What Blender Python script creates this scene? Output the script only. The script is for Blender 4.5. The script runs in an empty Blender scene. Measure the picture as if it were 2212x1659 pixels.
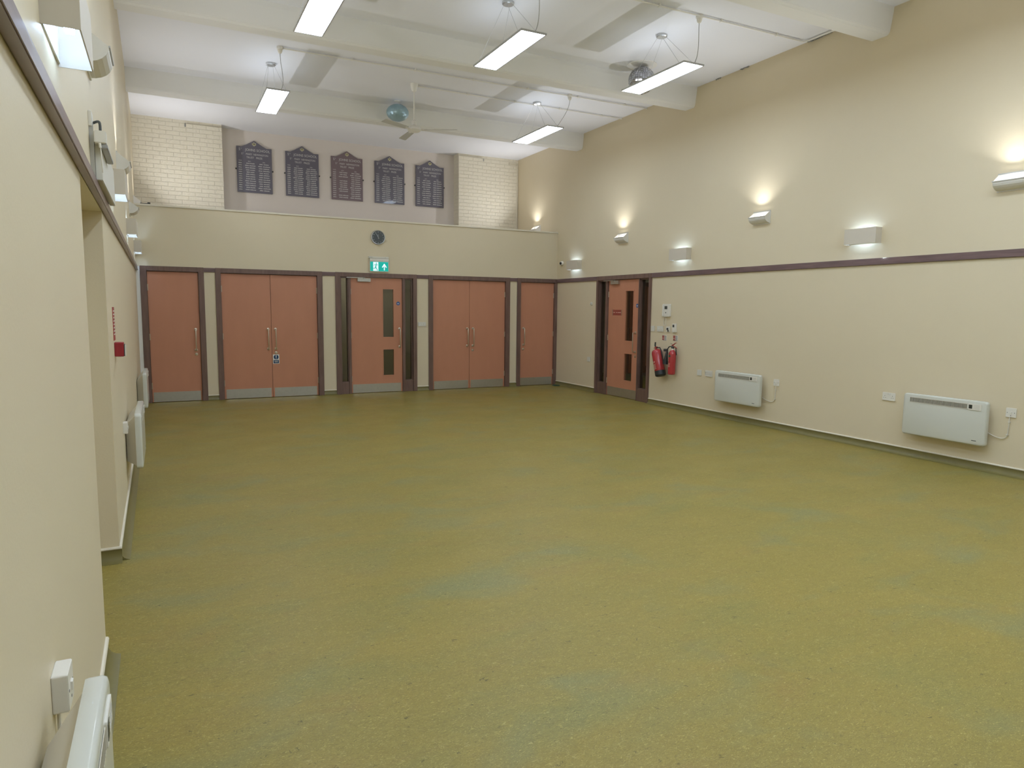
import bpy, bmesh, math, random
from mathutils import Vector, Matrix
random.seed(7)
S = bpy.context.scene
COL = S.collection
PI = math.pi

# ------------------------------------------------------------------ camera, world, exposure
F_PX, YAW, PITCH, ROLL = 1482.34, 0.468487, 0.108882, 0.0104764
CAM = Vector((0.27917, -12.2559, 1.55))
fw = Vector((math.sin(YAW)*math.cos(PITCH), math.cos(YAW)*math.cos(PITCH), -math.sin(PITCH)))
rt = Vector((math.cos(YAW), -math.sin(YAW), 0.0))
up = rt.cross(fw)
rt2 = math.cos(ROLL)*rt + math.sin(ROLL)*up
up2 = -math.sin(ROLL)*rt + math.cos(ROLL)*up
cd = bpy.data.cameras.new('camera'); cam = bpy.data.objects.new('camera', cd); COL.objects.link(cam)
cd.sensor_fit = 'HORIZONTAL'; cd.sensor_width = 36.0; cd.lens = F_PX/2212.0*36.0
cd.clip_start = 0.02; cd.clip_end = 100
M4 = Matrix((rt2, up2, -fw)).transposed().to_4x4(); M4.translation = CAM
cam.matrix_world = M4
S.camera = cam
w = bpy.data.worlds.new('world'); S.world = w; w.use_nodes = True
w.node_tree.nodes['Background'].inputs[0].default_value = (0.6, 0.7, 1, 1)
w.node_tree.nodes['Background'].inputs[1].default_value = 0.01
S.view_settings.view_transform = 'Standard'; S.view_settings.look = 'None'
S.view_settings.gamma = 1.0; S.view_settings.use_curve_mapping = False
S.view_settings.exposure = 0.38
PANEL_L = 16.5      # radiance of the pendant panels
UP_L = 28.0
UP_W = 9.5        # watts of the reflector beam of each trough uplight
#      # radiance of the halogen tubes in the trough uplights
BOX_L = 25.0        # radiance of the LED bars in the box sconces

# ------------------------------------------------------------------ room numbers (metres)
W = 7.49            # right wall
H = 4.855           # ceiling
ZR0, ZR1 = 2.088, 2.162   # dado rail
YN = -17.5          # near wall, behind the camera
def LX(y): return -0.083 - 0.0086*y    # face of the left wall (it is a little out of square)

# ------------------------------------------------------------------ materials
def lin(c): return tuple((v/12.92 if v <= 0.04045 else ((v+0.055)/1.055)**2.4) for v in c)
MATS = {}
def mat(name, col, rough=0.5, metal=0.0, spec=0.5, noise=0.0, nscale=8.0, bump=0.0, bscale=40.0, emis=None, es=0.0, coat=0.0):
    m = bpy.data.materials.new(name); m.use_nodes = True; MATS[name] = m
    nt = m.node_tree; b = nt.nodes['Principled BSDF']
    b.inputs['Base Color'].default_value = (*col, 1); b.inputs['Roughness'].default_value = rough
    b.inputs['Metallic'].default_value = metal; b.inputs['Specular IOR Level'].default_value = spec
    if coat: b.inputs['Coat Weight'].default_value = coat
    tc = nt.nodes.new('ShaderNodeTexCoord')
    if noise > 0:
        n = nt.nodes.new('ShaderNodeTexNoise'); n.inputs['Scale'].default_value = nscale; n.inputs['Detail'].default_value = 5
        nt.links.new(tc.outputs['Object'], n.inputs['Vector'])
        r = nt.nodes.new('ShaderNodeMix'); r.data_type = 'RGBA'
        r.inputs[6].default_value = (*[c*(1-noise) for c in col], 1)
        r.inputs[7].default_value = (*[min(1, c*(1+noise)) for c in col], 1)
        nt.links.new(n.outputs['Fac'], r.inputs[0]); nt.links.new(r.outputs[2], b.inputs['Base Color'])
    if bump > 0:
        n2 = nt.nodes.new('ShaderNodeTexNoise'); n2.inputs['Scale'].default_value = bscale; n2.inputs['Detail'].default_value = 4
        nt.links.new(tc.outputs['Object'], n2.inputs['Vector'])
        bp = nt.nodes.new('ShaderNodeBump'); bp.inputs['Strength'].default_value = bump; bp.inputs['Distance'].default_value = 0.01
        nt.links.new(n2.outputs['Fac'], bp.inputs['Height']); nt.links.new(bp.outputs['Normal'], b.inputs['Normal'])
    if emis:
        b.inputs['Emission Color'].default_value = (*emis, 1); b.inputs['Emission Strength'].default_value = es
    return m
WALLC = (0.735, 0.638, 0.452)
mat('cream_wall_paint', WALLC, 0.45, spec=0.35, noise=0.025, nscale=1.3, bump=0.06, bscale=90)
mat('ceiling_paint', (0.80, 0.805, 0.84), 0.7, spec=0.2, noise=0.02, nscale=1.0, bump=0.08, bscale=30)
mat('beam_paint', (0.79, 0.785, 0.76), 0.6, spec=0.25, noise=0.02, nscale=2.0, bump=0.08, bscale=25)
mat('smooth_plaster', (0.74, 0.68, 0.63), 0.6, spec=0.25, noise=0.03, nscale=1.5, bump=0.05, bscale=30)
mat('box_paint', (0.66, 0.60, 0.50), 0.5, noise=0.01)
mat('fan_grey', (0.56, 0.56, 0.53), 0.5, noise=0.01)
mat('white_plastic', (0.80, 0.765, 0.68), 0.35, noise=0.01)
mat('offwhite_plastic', (0.72, 0.70, 0.62), 0.4, noise=0.01)
mat('heater_enamel', (0.64, 0.64, 0.56), 0.25, noise=0.01, coat=0.2)
mat('heater_casing', (0.70, 0.65, 0.54), 0.4, noise=0.01)
mat('white_metal', (0.80, 0.78, 0.73), 0.4, noise=0.01)
mat('brushed_steel', (0.55, 0.54, 0.50), 0.38, metal=0.9, noise=0.08, nscale=30)
mat('satin_brass', (0.62, 0.54, 0.44), 0.3, metal=0.9, noise=0.05)
mat('aluminium', (0.55, 0.56, 0.56), 0.35, metal=0.8, noise=0.03)
mat('dark_grey', (0.06, 0.065, 0.06), 0.5, noise=0.05)
mat('black_rubber', (0.02, 0.025, 0.025), 0.45, noise=0.1)
mat('extinguisher_red', (0.42, 0.03, 0.035), 0.22, coat=0.4, noise=0.04)
mat('call_point_red', (0.32, 0.02, 0.03), 0.35, noise=0.03)
mat('notice_red', (0.35, 0.05, 0.04), 0.5, noise=0.03)
mat('notice_white', (0.78, 0.76, 0.70), 0.5, noise=0.02)
mat('sign_blue', (0.02, 0.10, 0.32), 0.4, noise=0.03)
mat('sign_navy', (0.015, 0.05, 0.13), 0.4, noise=0.03)
mat('sign_maroon', (0.33, 0.07, 0.05), 0.5, noise=0.03)
mat('pale_pink', (0.72, 0.45, 0.36), 0.5, noise=0.02)
mat('board_navy', (0.14, 0.132, 0.17), 0.3, noise=0.06, coat=0.3)
mat('board_maroon', (0.20, 0.148, 0.165), 0.3, noise=0.06, coat=0.3)
mat('gilt_lettering', (0.62, 0.62, 0.60), 0.45, noise=0.05)
mat('gold_badge', (0.75, 0.70, 0.42), 0.4, noise=0.08)
mat('clock_face', (0.075, 0.085, 0.085), 0.25, noise=0.05)
mat('clock_mark', (0.65, 0.68, 0.70), 0.4, noise=0.02)
mat('led_diffuser', (0.9, 0.9, 0.9), 0.4, emis=(0.70, 0.83, 1.0), es=PANEL_L)
mat('ceiling_fill_glow', (0.9, 0.9, 0.9), 0.4, emis=(0.74, 0.86, 1.0), es=1.3)  # glow added on the panel tops to lighten the ceiling
mat('fill_lamp_glow', (0.9, 0.9, 0.85), 0.4, emis=(1.0, 0.94, 0.86), es=22.0)  # glow of the lamps added in lobby and corridor
mat('halogen_tube', (0.9, 0.9, 0.9), 0.4, emis=(1.0, 0.96, 0.90), es=UP_L)
mat('led_bar', (0.9, 0.9, 0.9), 0.4, emis=(0.44, 0.64, 1.0), es=BOX_L)
mat('trough_white', (0.85, 0.85, 0.83), 0.5, noise=0.01)
mat('exit_green', (0.0, 0.36, 0.30), 0.4, emis=(0.0, 0.50, 0.42), es=0.38)
mat('exit_white', (0.8, 0.9, 0.9), 0.4, emis=(0.72, 0.92, 1.0), es=0.5)
mat('heater_display', (0.03, 0.035, 0.03), 0.3, noise=0.05)
mat('cable_white', (0.74, 0.70, 0.60), 0.5, noise=0.01)
mat('grey_wire', (0.42, 0.42, 0.42), 0.4, metal=0.4, noise=0.01)
mat('corridor_wall', (0.50, 0.47, 0.38), 0.7, noise=0.05)
mat('crack_grey', (0.30, 0.30, 0.28), 0.8, noise=0.05)
mat('skirting_cap', (0.78, 0.72, 0.58), 0.4, noise=0.02)
mat('dark_slot', (0.11, 0.115, 0.09), 0.6, noise=0.05)
mat('extinguisher_green', (0.04, 0.09, 0.05), 0.4, noise=0.05)

def wood(name, c1, c2, rough=0.35, scale=(2.0, 2.0, 14.0), sc=3.0, coat=0.2):
    m = bpy.data.materials.new(name); m.use_nodes = True; MATS[name] = m
    nt = m.node_tree; b = nt.nodes['Principled BSDF']
    b.inputs['Roughness'].default_value = rough; b.inputs['Coat Weight'].default_value = coat
    tc = nt.nodes.new('ShaderNodeTexCoord'); mp = nt.nodes.new('ShaderNodeMapping'); mp.inputs['Scale'].default_value = scale
    n = nt.nodes.new('ShaderNodeTexNoise'); n.inputs['Scale'].default_value = sc; n.inputs['Detail'].default_value = 6
    r = nt.nodes.new('ShaderNodeValToRGB'); r.color_ramp.elements[0].position = 0.3; r.color_ramp.elements[1].position = 0.7
    r.color_ramp.elements[0].color = (*c1, 1); r.color_ramp.elements[1].color = (*c2, 1)
    nt.links.new(tc.outputs['Object'], mp.inputs['Vector']); nt.links.new(mp.outputs['Vector'], n.inputs['Vector'])
    nt.links.new(n.outputs['Fac'], r.inputs['Fac']); nt.links.new(r.outputs['Color'], b.inputs['Base Color'])
    return m
wood('dark_stained_wood', (0.145, 0.085, 0.068), (0.20, 0.122, 0.098), 0.36, (9, 9, 1.2), 3.0)
wood('dark_rail_wood', (0.135, 0.085, 0.085), (0.20, 0.125, 0.122), 0.33, (1.2, 1.2, 12), 3.0)
wood('terracotta_laminate', (0.54, 0.240, 0.142), (0.57, 0.255, 0.152), 0.36, (3, 3, 0.8), 2.0, 0.15)

def brick_mat():
    m = bpy.data.materials.new('painted_brick'); m.use_nodes = True; MATS['painted_brick'] = m
    nt = m.node_tree; b = nt.nodes['Principled BSDF']; L = nt.links
    b.inputs['Roughness'].default_value = 0.45
    tc = nt.nodes.new('ShaderNodeTexCoord')
    sx = nt.nodes.new('ShaderNodeSeparateXYZ'); cb = nt.nodes.new('ShaderNodeCombineXYZ')
    L.new(tc.outputs['Object'], sx.inputs[0]); L.new(sx.outputs['X'], cb.inputs['X']); L.new(sx.outputs['Z'], cb.inputs['Y'])
    br = nt.nodes.new('ShaderNodeTexBrick'); br.inputs['Scale'].default_value = 1.0
    br.inputs['Brick Width'].default_value = 0.22; br.inputs['Row Height'].default_value = 0.075
    br.inputs['Mortar Size'].default_value = 0.006; br.inputs['Mortar Smooth'].default_value = 0.6
    L.new(cb.outputs[0], br.inputs['Vector'])
    n = nt.nodes.new('ShaderNodeTexNoise'); n.inputs['Scale'].default_value = 26; n.inputs['Detail'].default_value = 6
    L.new(tc.outputs['Object'], n.inputs['Vector'])
    ma = nt.nodes.new('ShaderNodeMath'); ma.operation = 'MULTIPLY_ADD'; ma.inputs[1].default_value = 1.4
    L.new(n.outputs['Fac'], ma.inputs[0])
    inv = nt.nodes.new('ShaderNodeMath'); inv.operation = 'SUBTRACT'; inv.inputs[0].default_value = 1.0
    L.new(br.outputs['Fac'], inv.inputs[1]); L.new(inv.outputs[0], ma.inputs[2])
    bp = nt.nodes.new('ShaderNodeBump'); bp.inputs['Strength'].default_value = 0.9; bp.inputs['Distance'].default_value = 0.008
    L.new(ma.outputs[0], bp.inputs['Height']); L.new(bp.outputs['Normal'], b.inputs['Normal'])
    mx = nt.nodes.new('ShaderNodeMix'); mx.data_type = 'RGBA'
    mx.inputs[6].default_value = (0.76, 0.70, 0.56, 1); mx.inputs[7].default_value = (0.82, 0.77, 0.64, 1)
    L.new(n.outputs['Fac'], mx.inputs[0]); L.new(mx.outputs[2], b.inputs['Base Color'])
brick_mat()

def floor_mat():
    m = bpy.data.materials.new('marbled_linoleum'); m.use_nodes = True; MATS['marbled_linoleum'] = m
    nt = m.node_tree; b = nt.nodes['Principled BSDF']; L = nt.links
    tc = nt.nodes.new('ShaderNodeTexCoord')
    def mp(sc, rz=0.0):
        q = nt.nodes.new('ShaderNodeMapping'); q.inputs['Scale'].default_value = sc; q.inputs['Rotation'].default_value = (0, 0, rz)
        L.new(tc.outputs['Object'], q.inputs['Vector']); return q.outputs['Vector']
    def ns(vec, s, d=4, dist=0.0, rough=0.55):
        n = nt.nodes.new('ShaderNodeTexNoise'); n.inputs['Scale'].default_value = s; n.inputs['Detail'].default_value = d
        n.inputs['Distortion'].default_value = dist; n.inputs['Roughness'].default_value = rough
        L.new(vec, n.inputs['Vector']); return n.outputs['Fac']
    def ramp(f, p0, p1):
        r = nt.nodes.new('ShaderNodeMapRange'); r.inputs['From Min'].default_value = p0; r.inputs['From Max'].default_value = p1
        L.new(f, r.inputs['Value']); return r.outputs['Result']
    def mix(f, a, c, k=1.0):
        x = nt.nodes.new('ShaderNodeMix'); x.data_type = 'RGBA'
        if k != 1.0:
            q = nt.nodes.new('ShaderNodeMath'); q.operation = 'MULTIPLY'; q.inputs[1].default_value = k; L.new(f, q.inputs[0]); f = q.outputs[0]
        L.new(f, x.inputs[0])
        for i, v in ((6, a), (7, c)):
            if isinstance(v, tuple): x.inputs[i].default_value = (*v, 1)
            else: L.new(v, x.inputs[i])
        return x.outputs[2]
    base = mix(ramp(ns(mp((1.0, 2.2, 1), 0.1), 1.1, 5, 0.6), 0.35, 0.65), (0.251, 0.199, 0.042), (0.293, 0.220, 0.045))
    base = mix(ramp(ns(mp((1.2, 2.6, 1), -0.2), 0.9, 4, 0.4), 0.52, 0.68), base, (0.218, 0.203, 0.056), 0.75)
    base = mix(ramp(ns(mp((1.0, 2.0, 1), 0.3), 1.7, 4, 0.8), 0.56, 0.72), base, (0.274, 0.180, 0.045), 0.6)
    base = mix(ramp(ns(mp((2.0, 5.0, 1), 0.05), 6.0, 6, 1.5, 0.7), 0.40, 0.62), base, (0.318, 0.256, 0.056), 0.45)
    base = mix(ramp(ns(mp((1.0, 1.7, 1), 0.9), 1.35, 3, 0.5), 0.54, 0.72), base, (0.215, 0.222, 0.095), 0.7)
    base = mix(ramp(ns(mp((16.0, 34.0, 1), 0.15), 3.0, 5, 2.0, 0.75), 0.48, 0.64), base, (0.150, 0.118, 0.030), 0.55)
    base = mix(ramp(ns(mp((13.0, 30.0, 1), -0.25), 3.0, 4, 3.0, 0.7), 0.57, 0.64), base, (0.54, 0.44, 0.14), 0.7)
    def ridge(n, w_, mask):
        a = nt.nodes.new('ShaderNodeMath'); a.operation = 'SUBTRACT'; a.inputs[1].default_value = 0.5; L.new(n, a.inputs[0])
        q = nt.nodes.new('ShaderNodeMath'); q.operation = 'ABSOLUTE'; L.new(a.outputs[0], q.inputs[0])
        k = ramp(q.outputs[0], w_, w_*0.3); m_ = nt.nodes.new('ShaderNodeMath'); m_.operation = 'MULTIPLY'; L.new(k, m_.inputs[0]); L.new(mask, m_.inputs[1])
        return m_.outputs[0]
    base = mix(ridge(ns(mp((5.0, 8.0, 1), 0.6), 2.6, 2, 1.2), 0.020, ramp(ns(mp((3.0, 6.0, 1), 0.2), 4.0, 3), 0.60, 0.66)), base, (0.085, 0.068, 0.022), 0.75)
    base = mix(ridge(ns(mp((10.0, 15.0, 1), -0.8), 3.2, 2, 1.5), 0.024, ramp(ns(mp((4.0, 7.0, 1), 1.2), 5.0, 3), 0.58, 0.66)), base, (0.52, 0.44, 0.18), 0.6)
    L.new(base, b.inputs['Base Color'])
    rr = nt.nodes.new('ShaderNodeMapRange'); rr.inputs['To Min'].default_value = 0.36; rr.inputs['To Max'].default_value = 0.52
    L.new(ns(mp((1, 1, 1)), 2.0, 4), rr.inputs['Value']); L.new(rr.outputs[0], b.inputs['Roughness'])
    b.inputs['Specular IOR Level'].default_value = 0.4
    bp = nt.nodes.new('ShaderNodeBump'); bp.inputs['Strength'].default_value = 0.05; bp.inputs['Distance'].default_value = 0.004
    L.new(ns(mp((1, 1, 1)), 160.0, 2), bp.inputs['Height']); L.new(bp.outputs['Normal'], b.inputs['Normal'])
floor_mat()
mat('linoleum_skirting', (0.185, 0.158, 0.052), 0.4, noise=0.15, nscale=14, bump=0.04)

def glass_mat():
    m = bpy.data.materials.new('door_glass'); m.use_nodes = True; MATS['door_glass'] = m
    nt = m.node_tree; nt.nodes.remove(nt.nodes['Principled BSDF']); out = nt.nodes['Material Output']; L = nt.links
    tr = nt.nodes.new('ShaderNodeBsdfTransparent'); tr.inputs[0].default_value = (0.75, 0.76, 0.72, 1)
    gl = nt.nodes.new('ShaderNodeBsdfGlossy'); gl.inputs['Roughness'].default_value = 0.03; gl.inputs[0].default_value = (0.9, 0.95, 0.92, 1)
    fr = nt.nodes.new('ShaderNodeFresnel'); fr.inputs[0].default_value = 1.6
    ge = nt.nodes.new('ShaderNodeNewGeometry'); mu = nt.nodes.new('ShaderNodeMath'); mu.operation = 'MULTIPLY'
    iv = nt.nodes.new('ShaderNodeMath'); iv.operation = 'SUBTRACT'; iv.inputs[0].default_value = 1.0
    L.new(ge.outputs['Backfacing'], iv.inputs[1]); L.new(fr.outputs[0], mu.inputs[0]); L.new(iv.outputs[0], mu.inputs[1])
    mx = nt.nodes.new('ShaderNodeMixShader'); L.new(mu.outputs[0], mx.inputs[0]); L.new(tr.outputs[0], mx.inputs[1]); L.new(gl.outputs[0], mx.inputs[2])
    L.new(mx.outputs[0], out.inputs['Surface'])
glass_mat()

def mirror_mat(name, tint, edge):
    m = bpy.data.materials.new(name); m.use_nodes = True; MATS[name] = m
    nt = m.node_tree; b = nt.nodes['Principled BSDF']; L = nt.links
    b.inputs['Metallic'].default_value = 0.75; b.inputs['Roughness'].default_value = 0.12
    n = nt.nodes.new('ShaderNodeTexNoise'); n.inputs['Scale'].default_value = 9
    tc = nt.nodes.new('ShaderNodeTexCoord'); L.new(tc.outputs['Object'], n.inputs['Vector'])
    mx = nt.nodes.new('ShaderNodeMix'); mx.data_type = 'RGBA'; mx.inputs[6].default_value = (*tint, 1); mx.inputs[7].default_value = (*edge, 1)
    L.new(n.outputs['Fac'], mx.inputs[0]); L.new(mx.outputs[2], b.inputs['Base Color'])
mirror_mat('mirror_tiles_grey', (0.40, 0.40, 0.46), (0.62, 0.64, 0.66))
mirror_mat('mirror_tiles_blue', (0.34, 0.52, 0.62), (0.46, 0.62, 0.68))
MATS['mirror_tiles_blue'].node_tree.nodes['Principled BSDF'].inputs['Metallic'].default_value = 0.35
MATS['mirror_tiles_blue'].node_tree.nodes['Principled BSDF'].inputs['Roughness'].default_value = 0.35

# ------------------------------------------------------------------ mesh helpers
class MB:
    def __init__(s): s.v = []; s.f = []
    def add(s, vs, fs):
        o = len(s.v); s.v += [tuple(p) for p in vs]; s.f += [tuple(i+o for i in f) for f in fs]; return s
    def box(s, x0, x1, y0, y1, z0, z1):
        vs = [(x, y, z) for z in (z0, z1) for y in (y0, y1) for x in (x0, x1)]
        return s.add(vs, [(0, 2, 3, 1), (4, 5, 7, 6), (0, 1, 5, 4), (2, 6, 7, 3), (0, 4, 6, 2), (1, 3, 7, 5)])
    def hexa(s, p8):   # bottom 4 (ccw from above), top 4
        return s.add(p8, [(3, 2, 1, 0), (4, 5, 6, 7), (0, 1, 5, 4), (1, 2, 6, 5), (2, 3, 7, 6), (3, 0, 4, 7)])
    def prism(s, poly, axis, a, b):
        n = len(poly)
        def P(p, t):
            if axis == 'z': return (p[0], p[1], t)
            if axis == 'y': return (p[0], t, p[1])
            return (t, p[0], p[1])
        vs = [P(p, a) for p in poly] + [P(p, b) for p in poly]
        fs = [tuple(range(n))[::-1], tuple(range(n, 2*n))] + [(i, (i+1) % n, n+(i+1) % n, n+i) for i in range(n)]
        return s.add(vs, fs)
    def tube(s, pts, r, n=10, cap=True):
        pts = [Vector(p) for p in pts]; rings = []
        rs = r if isinstance(r, (list, tuple)) else [r]*len(pts)
        prev = None
        for i, p in enumerate(pts):
            t = (pts[min(i+1, len(pts)-1)] - pts[max(i-1, 0)]).normalized()
            if prev is None:
                a = Vector((0, 0, 1)) if abs(t.z) < 0.9 else Vector((1, 0, 0)); u = t.cross(a).normalized()
            else: u = (prev - prev.dot(t)*t).normalized()
            prev = u; v = t.cross(u)
            rings.append([p + rs[i]*(math.cos(2*PI*k/n)*u + math.sin(2*PI*k/n)*v) for k in range(n)])
        vs = [q for ring in rings for q in ring]; fs = []
        for i in range(len(pts)-1):
            for k in range(n):
                fs.append((i*n+k, i*n+(k+1) % n, (i+1)*n+(k+1) % n, (i+1)*n+k))
        if cap: fs += [tuple(range(n))[::-1], tuple(range((len(pts)-1)*n, len(pts)*n))]
        return s.add(vs, fs)
    def lathe(s, prof, c=(0, 0, 0), n=24, axis='z', R=None):   # prof: (r, h)
        vs = []; fs = []
        for r, h in prof:
            for k in range(n):
                a = 2*PI*k/n; p = (r*math.cos(a), r*math.sin(a), h)
                if axis == 'y': p = (p[0], p[2], p[1])
                if axis == 'x': p = (p[2], p[0], p[1])
                if R is not None: p = R @ Vector(p)
                vs.append((p[0]+c[0], p[1]+c[1], p[2]+c[2]))
        m = len(prof)
        for i in range(m-1):
            for k in range(n): fs.append((i*n+k, i*n+(k+1) % n, (i+1)*n+(k+1) % n, (i+1)*n+k))
        fs += [tuple(range(n))[::-1], tuple(range((m-1)*n, m*n))]
        return s.add(vs, fs)
    def text(s, body, x, z, size, y=0.0, align='CENTER', sx=1.0, depth=0.0004):
        cu = bpy.data.curves.new('t', 'FONT'); cu.body = body; cu.size = size; cu.align_x = align; cu.extrude = depth
        cu.resolution_u = 2
        o = bpy.data.objects.new('t', cu); COL.objects.link(o)
        bpy.context.view_layer.update()
        dg = bpy.context.evaluated_depsgraph_get(); me = bpy.data.meshes.new_from_object(o.evaluated_get(dg))
        s.add([(x + v.co.x*sx, y - v.co.z, z + v.co.y) for v in me.vertices], [tuple(p.vertices) for p in me.polygons])
        bpy.data.objects.remove(o); bpy.data.curves.remove(cu); bpy.data.meshes.remove(me)
        return s
    def build(s, name, m, parent=None, bevel=0.0, smooth=False, seg=2, angle=35):
        me = bpy.data.meshes.new(name); me.from_pydata(s.v, [], s.f)
        bm = bmesh.new(); bm.from_mesh(me); bmesh.ops.recalc_face_normals(bm, faces=bm.faces)
        if bevel > 0:
            es = [e for e in bm.edges if len(e.link_faces) == 2 and e.calc_face_angle(0) > math.radians(35)]
            bmesh.ops.bevel(bm, geom=es, offset=bevel, segments=seg, affect='EDGES', clamp_overlap=True)
        bm.to_mesh(me); bm.free()
        me.materials.append(MATS[m])
        if smooth:
            me.shade_smooth()
            try: me.set_sharp_from_angle(angle=math.radians(angle))
            except Exception: pass
        o = bpy.data.objects.new(name, me); COL.objects.link(o)
        if parent: o.parent = parent
        return o
def tag(o, label, cat=None, group=None, kind=None):
    if label: o['label'] = label
    if cat: o['category'] = cat
    if group: o['group'] = group
    if kind: o['kind'] = kind
    return o
def thing(name, loc, label, cat, group=None, rz=0.0, kind=None):
    o = bpy.data.objects.new(name, None); COL.objects.link(o); o.empty_display_size = 0.05
    o.location = loc; o.rotation_euler = (0, 0, rz); return tag(o, label, cat, group, kind)
def copy_tree(o, parent=None):
    c = o.copy(); COL.objects.link(c)
    if parent: c.parent = parent
    for ch in list(o.children): copy_tree(ch, c)
    return c
RW, LW, FW = -PI/2, PI/2, 0.0   # rotation of things on the right, left, far wall (local -Y points into the room)
def on_right(y, z): return (W, y, z)
def on_left(y, z): return (LX(y), y, z)
def on_far(x, z): return (x, 0.0, z)
def rrect(w, h, r, n=5):        # rounded rectangle outline centred at 0
    P = []
    for cx, cy, a0 in ((w/2-r, h/2-r, 0), (-w/2+r, h/2-r, PI/2), (-w/2+r, -h/2+r, PI), (w/2-r, -h/2+r, 1.5*PI)):
        for k in range(n+1):
            a = a0 + (PI/2)*k/n; P.append((cx+r*math.cos(a), cy+r*math.sin(a)))
    return P

# ------------------------------------------------------------------ the room
def struct(o, label, cat): return tag(o, label, cat, kind='structure')
D = 0.12
fl = MB().prism([(LX(1.8)-0.45, 1.9), (LX(YN)-0.45, YN), (10.7, YN), (10.7, 1.9)], 'z', -0.12, 0.0).build('floor', 'marbled_linoleum')
struct(fl, 'marbled olive green linoleum floor of the hall', 'floor')
ce = MB().box(-0.6, W+0.4, YN-0.2, 2.45, H, H+0.2).build('ceiling', 'ceiling_paint')
struct(ce, 'white painted flat ceiling between the beams', 'ceiling')
# far wall: piers between the door frames, band above, parapet of the gallery
OPEN = [(-0.03, 0.880), (1.047, 2.760), (2.981, 4.479), (4.709, 6.410), (6.569, 7.50)]   # frames (outer edges)
fwm = MB()
xs = [(-0.5, OPEN[0][0]+0.03)] + [(OPEN[i][1]-0.03, OPEN[i+1][0]+0.03) for i in range(4)]
for a, b in xs: fwm.box(a, b, 0.0, D, 0.0, 2.12)
fwm.box(-0.5, W+0.3, 0.0, D, 2.12, 3.085)
fwl = fwm.build('wall_far', 'cream_wall_paint'); struct(fwl, 'cream wall with the five doorways and the gallery parapet above', 'wall')
led = MB().box(LX(0), W, -0.022, D+0.02, 3.080, 3.108).build('trim_1', 'skirting_cap', bevel=0.004)
struct(led, 'thin cream ledge along the top of the gallery parapet', 'ledge')
g = MB().box(-0.5, W+0.3, D, 2.4, 2.55, 2.70).build('floor_gallery', 'cream_wall_paint'); struct(g, 'gallery floor slab behind the parapet', 'floor')
# gallery back wall: recess between painted brick piers
gb = MB().box(-0.5, W+0.3, 2.05, 2.35, 2.70, H).build('wall_gallery', 'smooth_plaster'); struct(gb, 'smooth plastered recess wall behind the honours boards', 'wall')
for i, (a, b, c, d) in enumerate([(-0.5, 1.36, 0.77, 1.36), (6.045, W+0.3, 6.045, 6.62)]):
    m = MB().box(a, b, 1.80, 2.05, 2.70, H); m.box(c, d, 1.775, 1.80, 2.70, H-0.06 if i == 0 else H-0.05)
    o = m.build('wall_pier', 'painted_brick')
    struct(o, ['cream painted brick pier left of the honours boards', 'cream painted brick pier right of the honours boards'][i], 'wall')
# right wall with the doorway
RD0, RD1 = -3.088, -1.478
m = MB().box(W, W+D, RD1-0.03, 2.4, 0.0, H); m.box(W, W+D, YN, RD0+0.03, 0.0, H); m.box(W, W+D, RD0+0.03, RD1-0.03, 2.12, H)
struct(m.build('wall_right', 'cream_wall_paint'), 'cream right wall above and below the dark rail', 'wall')
# left wall with a shallow blocked doorway recess
AY0, AY1, AZ = -8.87, -7.58, 2.085
m = MB()
m.prism([(LX(2.4), 2.4), (LX(AY1), AY1), (LX(AY1)-0.5, AY1), (LX(2.4)-0.5, 2.4)], 'z', 0, H)
m.prism([(LX(AY0), AY0), (LX(YN), YN), (LX(YN)-0.5, YN), (LX(AY0)-0.5, AY0)], 'z', 0, H)
m.prism([(LX(AY1), AY1), (LX(AY0), AY0), (LX(AY0)-0.5, AY0), (LX(AY1)-0.5, AY1)], 'z', AZ, H)
m.prism([(LX(AY1)-0.30, AY1), (LX(AY0)-0.30, AY0), (LX(AY0)-0.5, AY0), (LX(AY1)-0.5, AY1)], 'z', 0, AZ)
struct(m.build('wall_left', 'cream_wall_paint'), 'cream left wall with a tall shallow recess', 'wall')
struct(MB().box(-0.6, W+0.4, YN-0.2, YN, 0, H).build('wall_near', 'cream_wall_paint'), 'cream wall behind the camera', 'wall')
# dim lobby behind the glazed far door and beside the right door
m = MB(); m.box(-0.5, 10.7, 1.85, 1.95, 0, 2.55)
struct(m.build('wall_lobby', 'corridor_wall'), 'dim back wall of the lobby seen through the door glass', 'wall')
m = MB(); m.box(10.5, 10.7, -5.2, 1.85, 0, 2.55); m.box(W+D, 10.7, -5.3, -5.2, 0, 2.55)
struct(m.build('wall_corridor', 'corridor_wall'), 'dim corridor wall behind the right hand door', 'wall')
struct(MB().box(W+D, 10.7, -5.3, 1.95, 2.52, 2.6).build('ceiling_corridor', 'corridor_wall'), 'corridor ceiling behind the right hand door', 'ceiling')
for i, (x, y, lb) in enumerate(((3.7, 1.0, 'unseen lamp added to brighten the lobby behind the glazed far door'), (9.0, -1.0, 'unseen lamp added to brighten the corridor behind the right door'))):  # unseen lamps added to lighten the view through the door glass
    lp = thing('added_fill_lamp', (x, y, 2.52 if i else 2.55), lb, 'ceiling light')
    MB().lathe([(0.15, 0), (0.15, -0.03), (0.13, -0.05)], (0, 0, 0), 24, 'z').build('fill_lamp_body', 'fill_lamp_glow', lp, smooth=True)
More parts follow.
